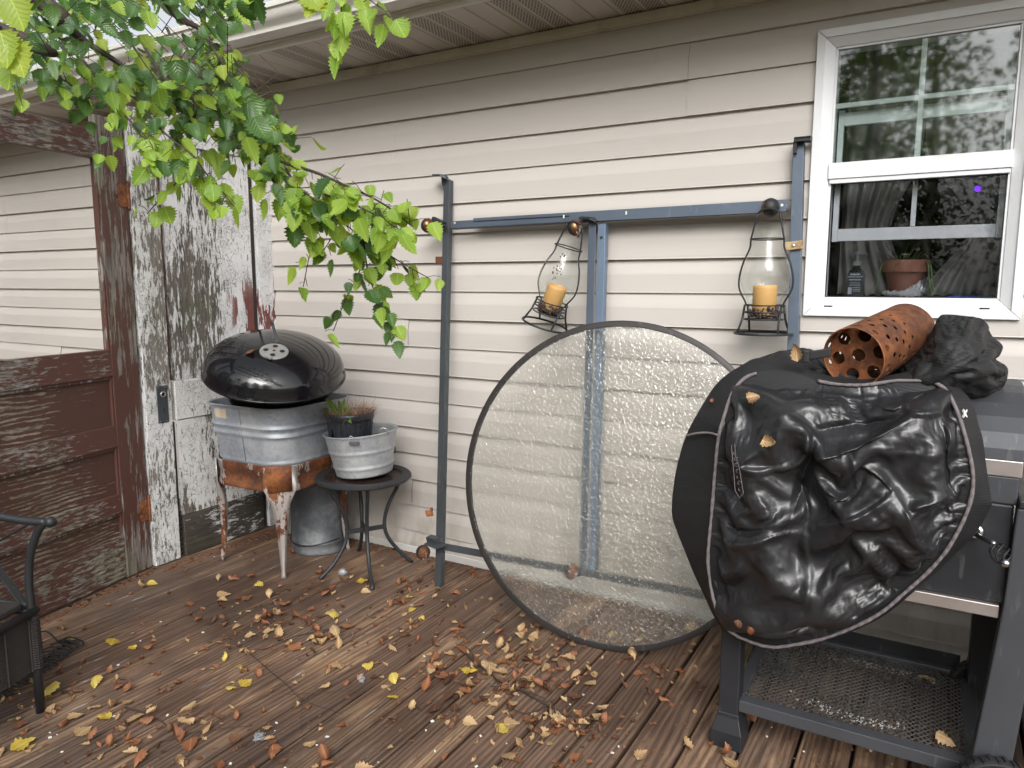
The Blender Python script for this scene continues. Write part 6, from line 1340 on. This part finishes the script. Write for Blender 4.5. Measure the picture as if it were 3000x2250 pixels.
# those that lie on other things
fallen(tuple(UY(510, 778, LC.y-.18)) if False else tuple(lidp(az-.65, .17)[0]+lidp(az-.65, .17)[1]*.004), 1, .04, 0, 'small russet leaf resting on the black kettle lid', 'leaves resting on other things', up=lidp(az-.65, .17)[1])
for x, y, d, ci, s, lab in ((1632, 866, -.905, 0, .05, 'curled tan leaf on the upper left of the black cover'), (1662, 957, -.955, 0, .055, 'thin tan leaf on the middle of the black cover'), (1722, 768, -.80, 0, .05, 'tan leaf on top of the black cover beside the buckle'), (1622, 1362, -.985, 1, .035, 'russet leaf in the bottom fold of the black cover'), (1596, 1350, -.975, 2, .035, 'dark leaf in the bottom fold of the black cover'), (1540, 866, -.82, 1, .02, 'tiny russet scrap of leaf on the outer left side of the black cover')):
    fallen(tuple(UY(x, y, d)), ci, s, 1, lab, 'leaves resting on other things', up=(-.1, -.9, .45))
fallen((.07, -.69, .142), 0, .05, 0, 'tan leaf at the right front of the wire mesh shelf', 'leaves resting on other things'); fallen((.03, -.36, .142), 0, .04, 4, 'tan leaf at the back of the wire mesh shelf', 'leaves resting on other things')
# the smaller leaves and broken pieces beyond the three hundred largest: one mass
LT = LM(); kk = 0; SH = []
for q in range(8):
    L, Wd, fo, cu, ro = specs[q]; sh = leaf_shape(L, Wd, fo, cu, ro, .2, 5, .2, q+60); mz = min(p.z for p in sh[0]); SH.append(([p-V3((0, .5, mz)) for p in sh[0]], sh[1], sh[2]))
LT2 = LM(); LT3 = LM()
while kk < 680:
    if lr.random() < .62: c_ = lr.choice(CLU); x, y = lr.gauss(c_[0], c_[2]*1.35), lr.gauss(c_[1], c_[3]*1.5)
    else: x, y = lr.uniform(-20, 1560), lr.uniform(1190, 1670)
    p = UZ(x, y, .002)
    if p.y > -.05 or p.x < -2.96 or p.y < -2.1 or p.x < -2.88-.2*(p.y+.9) and p.y < -.8: continue
    e = Quaternion((0, 0, 1), lr.uniform(0, 6.28)).to_matrix().to_4x4(); (LT if lr.random() < .45 else LT2 if lr.random() < .6 else LT3).put(lr.choice(SH), Matrix.Translation(p) @ e @ Matrix.Rotation(lr.gauss(0, .12), 4, 'Y') @ Matrix.Scale(lr.uniform(.015, .031), 4), lr.random()); kk += 1
for L_, m_, cn in ((LT, 'lf_rust', 'russet'), (LT2, 'lf_tan', 'tan'), (LT3, 'lf_dark', 'dark brown')): o = L_.build('leaf_litter', M[m_], None); tag(o, 'small broken %s leaves littered over the deck boards' % cn, 'leaf litter', None, 'stuff')
# crumbs and paint chips on the boards
mb = MB(); mb2 = MB()
for i in range(1500):
    x, y = lr.uniform(-20, 2150), lr.uniform(1150, 1670); p = UZ(x, y, .002)
    if p.y > -.03 or p.x < -2.95 or p.y < -2.2: continue
    if NZ.noise((p.x*3, p.y*3, 0))+lr.uniform(-.4, .4) < .1: continue
    s = lr.uniform(.0015, .0065); a = lr.uniform(0, 3.14); e = V3((math.cos(a), math.sin(a), lr.gauss(0, .2))).normalized(); f = e.cross(V3((0, 0, 1))).normalized()
    w = lr.random() < .18; (mb2 if w else mb).obox(p, e*s*(.7 if w else 1), f*s*lr.uniform(.3, .8), (0, 0, .0008))
for i in range(700):                                   # litter swept against the walls and under the furniture
    if lr.random() < .5: p = V3((lr.uniform(-2.95, -.2), -abs(lr.gauss(0, .05))-.02, .002))
    else: t = lr.random(); p = V3((hx, hy, 0)).lerp(V3((-2.9, -1.5, 0)), t)+V3((abs(lr.gauss(0, .03))+.01, 0, .002)) if lr.random() < .5 else V3((-3.0+abs(lr.gauss(0, .05)), lr.uniform(-.76, -.05), .002))
    s = lr.uniform(.003, .011); a = lr.uniform(0, 3.14); e = V3((math.cos(a), math.sin(a), 0)); mb.obox(p, e*s, e.cross(V3((0, 0, 1)))*s*.5, (0, 0, .002))
tag(mb.build('leaf_crumbs', M['lf_dark'], loc=(-1.5, -1, 0)), 'crumbs of dry leaf and dirt strewn over the deck boards', 'crumbs', None, 'stuff')
tag(mb2.build('paint_chips', M['paper'], loc=(-1.5, -1, 0)), 'tiny white paint chips strewn over the deck boards', 'paint chips', None, 'stuff')
# fallen twigs
def twig(pts, side, lab, r=.0032):
    P = [UZ(x, y, .006+.004*math.sin(i*2.)) for i, (x, y) in enumerate(pts)]; cv = bez(P, 6); mb = MB(); mb.tube(cv, [r*(1-.6*i/len(cv)) for i in range(len(cv))], 6)
    for s in side: Q = [UZ(x, y, .008+.004*(i > 0)) for i, (x, y) in enumerate(s)]; mb.tube(bez(Q, 5), r*.4, 5)
    tag(mb.build('fallen_twig', M['bark'], smooth=True, loc=tuple(P[0])), lab, 'twig', 'fallen twigs on the deck')
twig([(1000, 1405), (1035, 1436), (1070, 1463), (1130, 1495), (1185, 1524), (1235, 1546), (1290, 1555)], [[(1060, 1482), (1120, 1488), (1180, 1510)], [(1130, 1495), (1175, 1515), (1200, 1512)], [(1185, 1524), (1140, 1540), (1100, 1530)], [(1035, 1436), (1010, 1400), (985, 1392)]], 'longest dark twig running through the leaf heap', .004)
twig([(738, 1354), (690, 1362), (633, 1376), (580, 1400), (548, 1402)], [], 'thin reddish twig left of the heap, pointing at the side table', .0025)
twig([(508, 1392), (540, 1412), (570, 1438), (620, 1480), (655, 1512), (740, 1542)], [[(655, 1512), (650, 1560), (655, 1600)], [(620, 1500), (690, 1496), (760, 1490)]], 'branched thin twig on the open boards', .0017)
twig([(345, 1602), (400, 1586), (450, 1576), (545, 1568)], [], 'straight thin twig at the front left boards', .002)
twig([(270, 1528), (310, 1540), (345, 1556), (360, 1568)], [], 'short dark twig among the leaves at the lower left', .003)
# bits of fluff
for x, y, s, lab in ((741, 1236, .026, 'ball of white fluff in front of the side table leg'), (782, 1468, .015, 'small grey tuft of fluff on the open boards'), (560, 1592, .02, 'wispy tuft of fluff at the front of the deck')):
    p = UZ(x, y, s*.6); mb = MB(); rr = random.Random(int(x))
    for i in range(70): a = V3((rr.gauss(0, 1), rr.gauss(0, 1), rr.gauss(0, .6))).normalized(); b = a.cross(V3((0, 0, 1))); mb.tube([p+a*s*.2+b*s*.3, p+a*s*rr.uniform(.5, 1), p-b*s*.4+a*s*.4], .0007, 3)
    mb.lathe([(0, -s*.5), (s*.5, -s*.2), (s*.6, .1*s), (s*.4, s*.4), (0, s*.5)], 10, Matrix.Translation(p)) if s > .025 else None; tag(mb.build('fluff', M['fluff'], smooth=True, loc=tuple(p)), lab, 'fluff', 'tufts of fluff on the deck')
